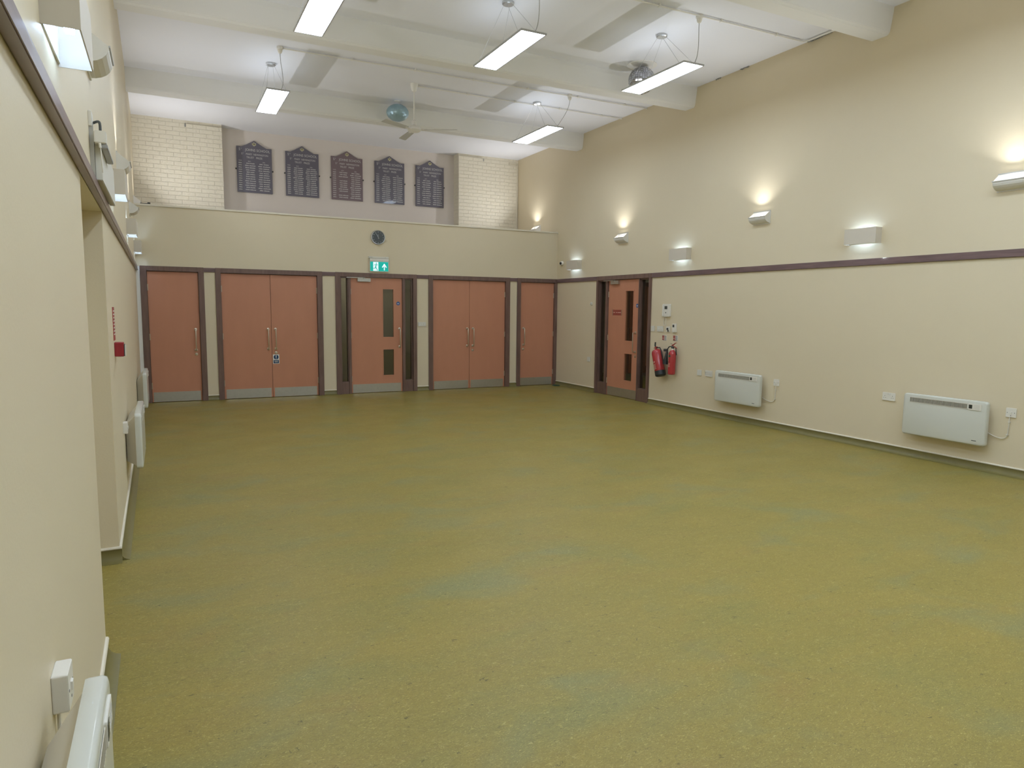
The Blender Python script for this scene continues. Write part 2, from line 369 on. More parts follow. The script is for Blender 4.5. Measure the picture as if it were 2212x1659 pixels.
# orange lobby door glimpsed through the glass of the right hand door
dr = thing('door_7', (10.5, 1.48, 0), 'terracotta lobby door glimpsed through the glass of the right wall door', 'door', rz=RW, kind='structure')
lfm = MB().box(0.0, 0.36, -0.06, -0.02, 0.01, 2.09); lf7 = lfm.build('door_leaf', 'terracotta_laminate', dr)
MB().tube([(0.03, -0.06, 0.72), (0.03, -0.12, 0.735), (0.03, -0.12, 1.10), (0.03, -0.06, 1.115)], 0.011, 8).build('pull_handle', 'satin_brass', lf7, smooth=True)
MB().box(0.655, 0.745, -0.06, -0.02, 0.24, 2.09).build('second_leaf', 'terracotta_laminate', dr)
fr7 = MB().box(-0.10, 0.0, -0.07, 0.0, 0, 2.15); fr7.box(0.36, 0.655, -0.05, 0.0, 0, 2.15); fr7.box(0.745, 0.90, -0.07, 0.0, 0, 2.15); fr7.box(-0.1, 0.9, -0.07, 0, 2.10, 2.20)
fr7.build('door_frame', 'dark_stained_wood', dr)
# beams
for yc, lb in ((-0.75, 'furthest white ceiling beam, above the gallery parapet'), (-3.85, 'second white ceiling beam from the far end'), (-6.95, 'third white ceiling beam from the far end'),
           (-10.05, 'white ceiling beam almost overhead'), (-13.15, 'white ceiling beam behind the camera')):
    P = [(yc-0.155, H+0.01), (yc-0.150, 4.80), (yc-0.12, 4.60), (yc-0.095, 4.575), (yc+0.095, 4.575), (yc+0.12, 4.60), (yc+0.150, 4.80), (yc+0.155, H+0.01)]
    struct(MB().prism(P, 'x', LX(yc)-0.02, W+0.02).build('ceiling_beam', 'beam_paint', bevel=0.006), lb, 'beam')

# dado rail (dark wood)
def rail(name, polys, label):
    m = MB()
    for p in polys: m.prism(p[0], 'z', p[1], p[2])
    o = m.build(name, 'dark_rail_wood', bevel=0.004); return struct(o, label, 'rail')
def lrail(y0, y1, d): return [(LX(y0)-0.0, y0), (LX(y0)+d, y0), (LX(y1)+d, y1), (LX(y1), y1)]
rail('trim_2', [(lrail(-0.03, YN, 0.026), ZR0+0.012, ZR1), (lrail(-0.03, YN, 0.034), ZR0+0.0, ZR0+0.012)], 'dark wooden dado rail along the left wall')
rail('trim_3', [([(W, y0), (W-0.022, y0), (W-0.022, y1), (W, y1)], ZR0, ZR1) for y0, y1 in ((-0.03, RD1), (RD0, YN))], 'dark wooden dado rail along the right wall')
rail('trim_4', [([(a, 0), (a, -0.020), (b, -0.020), (b, 0)], ZR0+0.004, ZR1-0.004) for a, b in ((OPEN[0][1], OPEN[1][0]), (OPEN[1][1], OPEN[2][0]), (OPEN[2][1], OPEN[3][0]), (OPEN[3][1], OPEN[4][0]))], 'short dark rail pieces between the far door frames')
struct(MB().box(LX(0), OPEN[0][0], -0.018, 0, 0, ZR1-0.01).build('trim_5', 'white_metal'), 'narrow white strip in the far left corner beside the door frame', 'trim')

# coved linoleum skirting with pale cap
def cove(segs, name, label):
    m = MB(); cp = MB()
    for (p0, p1, n) in segs:   # along p0->p1, n = outward normal (2D)
        prof = [(0.0, 0.001), (0.055, 0.001), (0.036, 0.006), (0.020, 0.017), (0.010, 0.034), (0.006, 0.056), (0.006, 0.078), (0.0, 0.078)]
        capp = [(0.0, 0.076), (0.011, 0.076), (0.013, 0.082), (0.009, 0.090), (0.0, 0.091)]
        for mm, pr in ((m, prof), (cp, capp)):
            vs = []
            for q in (p0, p1):
                for d, z in pr: vs.append((q[0]+n[0]*d, q[1]+n[1]*d, z))
            k = len(pr)
            mm.add(vs, [tuple(range(k))[::-1], tuple(range(k, 2*k))] + [(i, (i+1) % k, k+(i+1) % k, k+i) for i in range(k)])
    o = m.build(name, 'linoleum_skirting', smooth=True); struct(o, label, 'skirting')
    cp.build('cap_strip', 'skirting_cap', o)
cove([((W, -0.0), (W, RD1), (-1, 0)), ((W, RD0), (W, YN), (-1, 0))], 'baseboard_right', 'green coved skirting with pale cap along the right wall')
cove([((LX(0), -0.02), (LX(AY1), AY1), (1, 0)), ((LX(AY1)+0.013, AY1), (LX(AY1)-0.3, AY1), (0, -1)), ((LX(AY0), AY0), (LX(YN), YN), (1, 0))], 'baseboard_left', 'green coved skirting with pale cap along the left wall')
cove([((a, 0), (b, 0), (0, -1)) for a, b in ((OPEN[0][1], OPEN[1][0]), (OPEN[1][1], OPEN[2][0]), (OPEN[2][1], OPEN[3][0]), (OPEN[3][1], OPEN[4][0]))], 'baseboard_far', 'green coved skirting between the far doors')

# ------------------------------------------------------------------ doors
ZL = 2.082           # leaf top
LY = 0.018           # leaf face behind the wall face
def handle(parent, x, z0=0.835, z1=1.165, side=1):
    m = MB()
    P = [(x, LY, z0)]; d = 0.058
    P += [(x, LY-d+0.014, z0), (x, LY-d+0.004, z0+0.005), (x, LY-d, z0+0.016), (x, LY-d, z1-0.016), (x, LY-d+0.004, z1-0.005), (x, LY-d+0.014, z1), (x, LY, z1)]
    m.tube(P, 0.0095, 10)
    for z in (z0, z1): m.lathe([(0.024, LY), (0.024, LY-0.006), (0.020, LY-0.008)], (x, 0, z), 20, 'y')
    return m.build('pull_handle', 'satin_brass', parent, smooth=True)
def lock(parent, x, z):
    m = MB().lathe([(0.024, LY), (0.024, LY-0.006), (0.012, LY-0.008), (0.011, LY-0.012)], (x, 0, z), 18, 'y')
    return m.build('lock_escutcheon', 'satin_brass', parent, smooth=True)
def hinges(parent, x, sgn):
    for z in (1.83, 1.05, 0.27):
        m = MB().tube([(x, LY-0.006, z-0.05), (x, LY-0.006, z+0.05)], 0.007, 8); m.box(x-0.010, x+0.010, LY-0.003, LY+0.001, z-0.05, z+0.05)
        m.build('hinge', 'satin_brass', parent)
def kick(parent, a, b, z1=0.165):
    MB().box(a, b, LY-0.003, LY, 0.010, z1).build('kick_plate', 'brushed_steel', parent)
def leaf(parent, a, b, holes=()):
    m = MB(); t0, t1 = LY, LY+0.045
    if not holes: m.box(a, b, t0, t1, 0.008, ZL-0.003)
    else:
        hx0, hx1 = holes[0][0], holes[0][1]; zs = [0.008]
        for h in holes: zs += [h[2], h[3]]
        zs.append(ZL-0.003)
        m.box(a, hx0, t0, t1, 0.008, ZL-0.003); m.box(hx1, b, t0, t1, 0.008, ZL-0.003)
        for i in range(0, len(zs), 2): m.box(hx0, hx1, t0, t1, zs[i], zs[i+1])
    o = m.build('door_leaf', 'terracotta_laminate', parent)
    for h in holes:
        bd = MB(); x0, x1, z0, z1 = h; b0 = 0.012
        bd.box(x0-0.006, x0+b0, t0-0.006, t1, z0-0.006, z1+0.006); bd.box(x1-b0, x1+0.006, t0-0.006, t1, z0-0.006, z1+0.006)
        bd.box(x0+b0, x1-b0, t0-0.006, t1, z0-0.006, z0+b0); bd.box(x0+b0, x1-b0, t0-0.006, t1, z1-b0, z1+0.006)
        bd.build('glazing_bead', 'terracotta_laminate', o)
        MB().box(x0+b0, x1-b0, t0+0.015, t0+0.021, z0+b0, z1-b0).build('vision_panel', 'door_glass', o)
    return o
def frame(parent, o0, o1, j0, j1, mull=()):
    """architrave from outer o0..o1, clear opening j0..j1"""
    m = MB(); f = -0.026; t = D
    z = ZR1
    m.box(o0, j0, f, t, 0, z); m.box(j1, o1, f, t, 0, z); m.box(j0, j1, f, t, ZL+0.004, z)
    for a, b in mull: m.box(a, b, f+0.012, t, 0, ZL+0.004)
    return m.build('door_frame', 'dark_stained_wood', parent, bevel=0.003)
def stops(parent, j0, j1):
    m = MB(); m.box(j0, j0+0.012, LY+0.047, LY+0.075, 0, ZL); m.box(j1-0.012, j1, LY+0.047, LY+0.075, 0, ZL); m.box(j0, j1, LY+0.047, LY+0.075, ZL-0.012, ZL+0.004)
    m.build('door_stop', 'dark_stained_wood', parent)
def backing(parent, a, b): pass

# coordinates below are relative to each door's own origin (left outer edge of the frame on the floor)
def simple_door(n, loc, rz, o0, o1, j0, j1, label, meet=None, hand=(), locks=(), hng='L'):
    r = thing('door_%d' % n, loc, label, 'door', rz=rz, kind='structure')
    frame(r, o0, o1, j0, j1); stops(r, j0, j1)
    g = 0.004
    if meet is None:
        lf = leaf(r, j0+g, j1-g); kick(lf, j0+0.022, j1-0.026)
        for x in hand: handle(lf, x)
        for x, z in locks: lock(lf, x, z)
        hinges(lf, j0+0.004 if hng == 'L' else j1-0.004, 1)
        return r, [lf]
    lf1 = leaf(r, j0+g, meet-0.003); lf2 = leaf(r, meet+0.003, j1-g)
    kick(lf1, j0+0.03, meet-0.025); kick(lf2, meet+0.03, j1-0.03)
    handle(lf1, hand[0]); handle(lf2, hand[1])
    for x, z in locks: lock(lf2, x, z)
    hinges(lf1, j0+0.004, 1); hinges(lf2, j1-0.004, -1)
    return r, [lf1, lf2]
simple_door(1, (0, 0, 0), FW, OPEN[0][0], OPEN[0][1], 0.062, 0.797, 'single terracotta door in the far left corner, handle on its right', hand=(0.728,), locks=((0.728, 0.765),))
d2, lv = simple_door(2, (0, 0, 0), FW, OPEN[1][0], OPEN[1][1], 1.130, 2.670, 'terracotta double doors with a blue notice, left of the glazed door', meet=1.900, hand=(1.845, 1.965), locks=((1.965, 0.765),))
d4, _ = simple_door(4, (0, 0, 0), FW, OPEN[3][0], OPEN[3][1], 4.795, 6.315, 'terracotta double doors right of the glazed door, below the right end of the parapet', meet=5.552, hand=(5.505, 5.625), locks=((5.622, 0.745),))
simple_door(5, (0, 0, 0), FW, OPEN[4][0], OPEN[4][1], 6.652, 7.428, 'single terracotta door in the far right corner, handle on its left', hand=(6.735,), locks=((6.733, 0.748),), hng='R')
# keep-locked notice on door 2, right leaf
sgn = MB().prism([(1.962-0.053+p[0], 0.657+p[1]) for p in rrect(0.106, 0.163, 0.004)], 'y', LY-0.002, LY)
sgn = MB().prism([(1.964+p[0], 0.657+p[1]) for p in rrect(0.104, 0.160, 0.004)], 'y', LY-0.002, LY).build('safety_notice', 'notice_white', lv[1])
nb = MB().lathe([(0.040, LY-0.002), (0.040, LY-0.003)], (1.964, 0, 0.690), 28, 'y'); nb.box(1.964-0.044, 1.964+0.044, LY-0.003, LY-0.002, 0.585, 0.640)
# white exclamation and text lines over the blue: built as separate small mesh on the same notice (kept inside one mesh)
ex = MB().prism([(1.964-0.008, 0.722), (1.964+0.008, 0.722), (1.964+0.005, 0.678), (1.964-0.005, 0.678)], 'y', LY-0.0040, LY-0.003)
ex.lathe([(0.007, LY-0.003), (0.007, LY-0.004)], (1.964, 0, 0.664), 14, 'y')
for z, a, b in ((0.622, -0.032, 0.030), (0.606, -0.024, 0.026)):
    ex.box(1.964+a, 1.964+b, LY-0.0036, LY-0.003, z-0.003, z+0.003)
b_ = nb.build('mandatory_symbol', 'sign_navy', lv[1]); tag(b_, 'round navy symbol with white exclamation mark')
e_ = ex.build('exclamation_mark', 'notice_white', lv[1])

def glazed_door(n, loc, rz, o0, o1, sl0, lf0, lf1, sl1, gx0, gx1, hx, lockx, label, closer_x, fdx):
    r = thing('door_%d' % n, loc, label, 'door', rz=rz, kind='structure')
    # frame with side lights: outer | glass | mullion | leaf | mullion | glass | outer
    m = MB(); f = -0.026; t = D; z = ZR1
    m.box(o0, sl0[0]-0.02, f, t, 0, z); m.box(sl1[1]+0.02, o1, f, t, 0, z); m.box(sl0[0]-0.02, sl1[1]+0.02, f, t, ZL+0.004, z)
    m.box(sl0[1]+0.012, lf0-0.003, f+0.014, t, 0, ZL+0.004); m.box(lf1+0.003, sl1[0]-0.012, f+0.014, t, 0, ZL+0.004)
    m.box(sl0[0]-0.02, sl0[1]+0.012, f+0.022, t, 0, 0.205); m.box(sl1[0]-0.012, sl1[1]+0.02, f+0.022, t, 0, 0.205)
    m.build('door_frame', 'dark_stained_wood', r, bevel=0.003)
    for s in (sl0, sl1):
        bd = MB(); x0, x1 = s
        bd.box(x0-0.02, x0, 0.008, t-0.01, 0.205, ZL+0.004); bd.box(x1, x1+0.012, 0.008, t-0.01, 0.205, ZL+0.004)
        bd.box(x0, x1, 0.008, t-0.01, 0.205, 0.222); bd.box(x0, x1, 0.008, t-0.01, ZL-0.018, ZL+0.004)
        q = bd.build('side_light', 'dark_stained_wood', r)
        MB().box(x0, x1, 0.045, 0.051, 0.222, ZL-0.018).build('glass_pane', 'door_glass', q)
    lf = leaf(r, lf0, lf1, [(gx0, gx1, 0.305, 0.800), (gx0, gx1, 1.005, 1.895)])
    kick(lf, lf0+0.02, lf1-0.03); handle(lf, hx); hinges(lf, lf0, 1)
    if lockx: lock(lf, lockx, 0.755)
    c = MB().box(closer_x, closer_x+0.235, LY-0.045, LY, 2.008, 2.068).build('door_closer', 'brushed_steel', lf, bevel=0.004)
    a = MB().box(closer_x-0.20, closer_x+0.12, LY-0.060, LY-0.048, 2.068, 2.080); a.box(closer_x+0.10, closer_x+0.13, LY-0.060, LY-0.030, 2.055, 2.082)
    a.build('closer_arm', 'brushed_steel', c)
    fd = MB().lathe([(0.034, LY), (0.034, LY-0.002)], (fdx, 0, 1.628), 24, 'y').build('fire_door_disc', 'sign_blue', lf)
    mm = MB()
    mm.box(fdx-0.018, fdx+0.018, LY-0.003, LY-0.002, 1.633, 1.637); mm.box(fdx-0.020, fdx+0.020, LY-0.003, LY-0.002, 1.624, 1.628); mm.box(fdx-0.016, fdx+0.016, LY-0.003, LY-0.002, 1.615, 1.619)
    mm.build('disc_lettering', 'notice_white', lf)
    return r, lf
glazed_door(3, (0, 0, 0), FW, OPEN[2][0], OPEN[2][1], (3.088, 3.196), 3.256, 4.203, (4.262, 4.385), 3.832, 4.052, 4.150, None,
            'glazed terracotta door under the green exit sign', 3.375, 4.128)
# right wall door: local x runs towards the camera from the frame's far edge
d6, lf6 = glazed_door(6, (W, RD1, 0), RW, 0.0, 1.61, (0.078, 0.278), 0.355, 1.262, (1.302, 1.530), 0.862, 1.108, 1.180, 1.185,
            'glazed terracotta door in the right wall beside the fire extinguishers', 0.455, 1.205)
ns = MB().box(0.50, 0.75, LY-0.003, LY, 1.458, 1.555).build('name_plate', 'sign_maroon', lf6)
e = MB(); e.box(0.480, 0.500, LY-0.006, LY, 1.455, 1.560); e.box(0.752, 0.770, LY-0.006, LY, 1.455, 1.560)
e.build('plate_end', 'satin_brass', lf6)
e = MB()
for a, b in ((0.505, 0.525), (0.53, 0.565), (0.595, 0.625), (0.645, 0.675), (0.685, 0.74)): e.box(a, b, LY-0.004, LY-0.003, 1.500, 1.514)
e.build('plate_lettering', 'pale_pink', lf6)

# ------------------------------------------------------------------ electric panel heaters
def heater(name, loc, rz, label, width=0.85, height=0.44, group=None):
    r = thing(name, loc, label, 'heater', group, rz)
    # local: x 0..width, z 0..height, wall at y=0, front at y=-0.12
    w2, h2 = width/2, height/2
    def outl(w_, h_, rr): return [(w2+p[0], h2+p[1]) for p in rrect(w_, h_, rr, 5)]
    prof = [(width-0.004, height-0.004, 0.026, -0.072), (width, height, 0.030, -0.080), (width, height, 0.030, -0.106), (width-0.008, height-0.008, 0.028, -0.115), (width-0.026, height-0.026, 0.024, -0.118)]
    m = MB(); vs = []; n = 24
    for w_, h_, rr, y in prof: vs += [(p[0], y, p[1]) for p in outl(w_, h_, rr)]
    fs = [tuple(range(n))[::-1], tuple(range((len(prof)-1)*n, len(prof)*n))]
    for i in range(len(prof)-1):
        for k in range(n): fs.append((i*n+k, i*n+(k+1) % n, (i+1)*n+(k+1) % n, (i+1)*n+k))
    m.add(vs, fs); fp = m.build('front_panel', 'heater_enamel', r, smooth=True, angle=50)
    c = MB(); x0, x1 = 0.10, width-0.10; z0, z1 = 0.05, height-0.10
    c.hexa([(x0, -0.004, z0), (x1, -0.004, z0), (width-0.02, -0.074, 0.02), (0.02, -0.074, 0.02), (x0, -0.004, z1), (x1, -0.004, z1), (width-0.02, -0.074, height-0.02), (0.02, -0.074, height-0.02)])
    c.build('casing', 'heater_casing', r)
    gz0, gz1 = height-0.085, height-0.040; gx0, gx1 = 0.075, width-0.190
    MB().box(gx0, gx1, -0.1190, -0.110, gz0, gz1).build('grille', 'dark_slot', fp)
    s = MB(); nn = 46
    for k in range(nn+1):
        x = gx0 + (gx1-gx0)*k/nn; s.box(x-0.0019, x+0.0019, -0.1206, -0.1190, gz0-0.001, gz1+0.001)
    s.box(gx0-0.003, gx1+0.003, -0.1206, -0.1190, gz1, gz1+0.004); s.box(gx0-0.003, gx1+0.003, -0.1206, -0.1190, gz0-0.004, gz0)
    s.build('grille_fins', 'heater_casing', fp)
    cp = MB().prism([(width-0.115+p[0], height-0.062+p[1]) for p in rrect(0.125, 0.060, 0.006, 5)], 'y', -0.1235, -0.116).build('control_panel', 'white_plastic', fp)
    MB().box(width-0.170, width-0.138, -0.1245, -0.1230, height-0.080, height-0.042).build('display', 'heater_display', fp)
    t = MB()
    for z in (0.048, 0.062, 0.076): t.box(width-0.125, width-0.070, -0.1242, -0.1232, height-z-0.002, height-z)
    t.build('control_print', 'aluminium', fp)
    l = MB()
    l.box(width-0.125, width-0.080, -0.1190, -0.1178, 0.042, 0.049)
    l.build('maker_badge', 'dark_grey', fp)
    return r
heater('panel_heater', on_right(-4.745, 0.262), RW, 'white panel heater on the right wall near the extinguishers')
heater('panel_heater', on_right(-7.605, 0.258), RW, 'white panel heater on the right wall nearest the camera')
HY = [(-11.33, 'white panel heater on the left wall at the bottom left of the view'), (-6.20, 'white panel heater on the left wall just past the recess'), (-2.60, 'white panel heater on the left wall closest to the doors')]
for y, lb in HY: heater('panel_heater', on_left(y, 0.265), LW, lb)

# ------------------------------------------------------------------ small wall plates
def plate(name, loc, rz, w_, h_, label, cat, kind='socket', mt='white_plastic', d=0.012, group=None):
    """w_ x h_ plate centred at loc"""
    r = thing(name, loc, label, cat, group, rz)
    MB().prism([(p[0], p[1]) for p in rrect(w_, h_, 0.005, 3)], 'y', -d, 0).build('face_plate', mt, r, bevel=0.002)
    if kind == 'double_socket':
        for s in (-1, 1):
            MB().box(s*0.011-0.007, s*0.011+0.007, -d-0.005, -d+0.001, h_*0.20, h_*0.44).build('switch', 'white_plastic', r, bevel=0.001)
            m = MB(); cx = s*w_*0.30
            for px, pz, a, b in ((-0.011, -0.013, .0035, .0022), (0.011, -0.013, .0035, .0022), (0, 0.008, .0022, .004)): m.box(cx+px-a, cx+px+a, -d-0.0006, -d+0.001, pz-b, pz+b)
            m.build('socket_holes', 'black_rubber', r)
    elif kind == 'spur':
        MB().box(-0.010, 0.010, -d-0.005, -d+0.001, -0.010, 0.012).build('switch', 'white_plastic', r, bevel=0.001)
        m = MB()
        for px, pz in ((-0.032, 0.0), (0.032, 0.0), (0.0, -0.028)): m.box(px-0.003, px+0.003, -d-0.0006, -d+0.001, pz-0.003, pz+0.003)
        m.build('screws', 'dark_grey', r)
    elif kind == 'switches':
        n = max(1, round(w_/0.055))
        for i in range(n):
            x = (i-(n-1)/2)*w_/(n+0.6)
            MB().box(x-0.009, x+0.009, -d-0.005, -d+0.001, -0.014, 0.014).build('rocker_switch', 'white_plastic', r, bevel=0.001)
    elif kind == 'ports':
        for i in range(2):
            m = MB()
            for k in range(5):
                x = -w_*0.38 + w_*0.19*k; z = 0.012-0.026*i; m.box(x-0.007, x+0.007, -d-0.001, -d+0.001, z-0.006, z+0.006)
            m.build('data_ports', 'aluminium', r)
    elif kind == 'key':
        m = MB().lathe([(0.017, -d), (0.017, -d-0.012), (0.012, -d-0.014)], (-0.006, 0, 0.006), 16, 'y'); m.build('key_barrel', 'black_rubber', r)
        MB().box(0.008, 0.020, -d-0.018, -d, -0.035, -0.012).build('key', 'black_rubber', r)
    elif kind == 'blank':
        MB().box(-w_*0.3, w_*0.3, -d-0.001, -d+0.001, -h_*0.25, h_*0.25).build('inner_plate', mt, r)
    return r
def cable(name, pts, r, mt, label, cat='cable', clips=()):
    root = MB().tube(pts, r, 8).build(name, mt, smooth=True); tag(root, label, cat)
    for c, ax in clips: MB().box(c[0]-0.008 if ax == 'x' else c[0]-0.006, c[0]+0.008 if ax == 'x' else c[0]+0.006, c[1]-0.012, c[1]+0.012, c[2]-0.004, c[2]+0.004).build('cable_clip', mt, root)
    return root
plate('double_socket', on_right(-7.36, 0.619), RW, 0.150, 0.090, 'white double socket left of the nearest right wall heater', 'socket', 'double_socket')
plate('fused_spur', on_right(-8.610, 0.612), RW, 0.090, 0.090, 'white fused spur right of the nearest right wall heater', 'switch', 'spur')
plate('fused_spur', on_right(-5.772, 0.617), RW, 0.090, 0.090, 'white fused spur right of the smaller-looking heater on the right wall', 'switch', 'spur')
plate('data_plate', on_right(-4.297, 0.622), RW, 0.090, 0.088, 'square white plate below and right of the extinguishers', 'socket', 'blank', 'offwhite_plastic')
plate('data_plate', on_right(-4.500, 0.624), RW, 0.150, 0.090, 'wide white data plate touching the heater near the extinguishers', 'socket', 'ports', 'offwhite_plastic')
plate('light_switch', on_right(-3.150, 1.253), RW, 0.088, 0.090, 'single switch plate tight against the right door frame', 'switch', 'blank', 'offwhite_plastic')
plate('light_switch', on_right(-3.342, 1.253), RW, 0.150, 0.090, 'double switch plate above the left fire extinguisher', 'switch', 'switches', 'offwhite_plastic')
plate('key_switch', on_right(-3.541, 1.252), RW, 0.088, 0.090, 'white plate with a black key switch under the door phone', 'switch', 'key')
plate('light_switch', on_far(4.580, 1.250), FW, 0.150, 0.078, 'three-gang switch plate between glazed door and double doors', 'switch', 'switches', 'offwhite_plastic')
plate('wall_socket', on_right(-1.245, 0.612), RW, 0.095, 0.088, 'small socket plate low in the far right corner', 'socket', 'blank', 'offwhite_plastic')
plate('fused_spur', on_left(-10.36, 0.628), LW, 0.090, 0.095, 'white fused spur above the nearest left wall heater', 'switch', 'spur', d=0.035)
plate('fused_spur', on_left(-6.38, 0.63), LW, 0.085, 0.085, 'small spur on the left wall beside the middle heater', 'switch', 'spur', d=0.03)
def bez(p0, p1, p2, p3, n=12):
    return [tuple(((1-t)**3)*a + 3*((1-t)**2)*t*b + 3*(1-t)*t*t*c + t**3*d for a, b, c, d in zip(p0, p1, p2, p3)) for t in [i/n for i in range(n+1)]]
for ys, yh, zb, lb in ((-8.60, -8.44, 0.36, 'thin white cable looping from the nearest right wall heater to its spur'), (-5.765, -5.585, 0.36, 'thin white cable looping from the heater near the extinguishers to its spur')):
    p = [(W-0.008, ys, 0.570), (W-0.008, ys, 0.50), (W-0.008, ys+0.004, 0.42)] + bez((W-0.008, ys+0.006, 0.40), (W-0.008, ys+0.01, 0.35), (W-0.008, (ys+yh)/2-0.02, 0.325), (W-0.02, yh+0.03, 0.395), 10)
    cable('heater_cable', p, 0.0045, 'cable_white', lb, clips=[((W-0.008, ys, 0.52), 'y'), ((W-0.008, ys+0.006, 0.395), 'y')])
yy = -10.37
cable('heater_cable', [(LX(yy)+0.008, yy, 0.585), (LX(yy)+0.008, yy-0.005, 0.5), (LX(yy)+0.008, yy-0.03, 0.42)], 0.004, 'cable_white', 'short white cable below the spur by the nearest left heater')

# door phone, thermostat, bell, detector, camera
r = thing('door_phone', on_right(-3.505, 1.552), 'white video door phone with small dark screen above the switches', 'intercom', rz=RW)
MB().prism(rrect(0.175, 0.205, 0.014), 'y', -0.035, 0).build('body', 'white_plastic', r, bevel=0.004)
MB().box(-0.035, 0.030, -0.037, -0.034, 0.020, 0.070).build('screen', 'dark_grey', r)
MB().lathe([(0.010, -0.034), (0.010, -0.038)], (-0.002, 0, -0.035), 16, 'y').build('button', 'dark_grey', r)
MB().box(-0.078, -0.050, -0.052, -0.034, -0.095, 0.095).build('handset', 'white_plastic', r, bevel=0.005)
p = [(W-0.01, -3.455, 1.450), (W-0.012, -3.435, 1.38)] + bez((W-0.012, -3.432, 1.36), (W-0.012, -3.43, 1.29), (W-0.012, -3.49, 1.29), (W-0.012, -3.482, 1.37), 8) + [(W-0.01, -3.478, 1.452)]
cable('phone_cord', p, 0.004, 'offwhite_plastic', 'pale loop of cord hanging under the door phone')
r = thing('thermostat', on_right(-3.702, 1.277), 'narrow white controller with dark display right of the key switch', 'thermostat', rz=RW)
MB().prism(rrect(0.085, 0.140, 0.010), 'y', -0.030, 0).build('body', 'white_plastic', r, bevel=0.003)
MB().box(-0.028, 0.012, -0.032, -0.029, 0.012, 0.052).build('display', 'dark_grey', r)
MB().box(0.018, 0.036, -0.036, -0.029, -0.062, 0.060).build('cover_flap', 'white_plastic', r, bevel=0.002)
r = thing('wall_hook', on_right(-1.295, 1.662), 'small chrome fitting high on the wall in the far right corner', 'bracket', rz=RW)
MB().lathe([(0.034, 0), (0.034, -0.010), (0.022, -0.016)], (0, 0, 0), 20, 'y').build('mounting_disc', 'offwhite_plastic', r, smooth=True)
MB().tube([(0.0, -0.014, -0.012), (0.012, -0.032, -0.014), (0.034, -0.036, 0.0), (0.040, -0.034, 0.022)], 0.005, 8).build('hook', 'aluminium', r, smooth=True)
r = thing('security_camera', (W-0.004, -0.20, 2.472), 'small white dome camera with black lens in the far right corner', 'camera', rz=RW+0.35)
MB().lathe([(0.045, 0.01), (0.045, -0.020), (0.034, -0.045), (0.030, -0.050)], (0, 0, 0), 24, 'y').build('housing', 'white_plastic', r, smooth=True)
MB().lathe([(0.026, -0.048), (0.026, -0.056), (0.016, -0.068), (0.004, -0.072)], (0, 0, 0), 20, 'y').build('lens', 'black_rubber', r, smooth=True)

# fire notices above the extinguishers
for yc, zc, lb, dk in ((-3.452, 1.112, 'small red and white fire notice above the left extinguisher', 0), (-3.722, 1.118, 'small red and white fire notice above the right extinguisher', 1)):
    r = thing('fire_notice', on_right(yc, zc), lb, 'sign', rz=RW)
    MB().box(-0.055, 0.055, -0.003, 0, -0.044, 0.044).build('plate', 'notice_white', r)
    m = MB(); m.box(-0.052, -0.018, -0.0042, -0.003, -0.005, 0.040); m.box(-0.052, -0.018, -0.0042, -0.003, -0.036, -0.010)
    m.box(-0.010, 0.002, -0.0042, -0.003, -0.034, 0.040)
    m.build('red_blocks', 'notice_red', r)
    m = MB()
    for k in range(6): m.box(0.010, 0.048 if k % 2 else 0.040, -0.0042, -0.003, 0.030-0.012*k, 0.035-0.012*k)
    m.box(-0.030, 0.048, -0.0042, -0.003, -0.041, -0.037)
    if dk: m.box(-0.052, 0.004, -0.0044, -0.003, -0.042, -0.034)
    m.build('printed_lines', 'dark_grey', r)

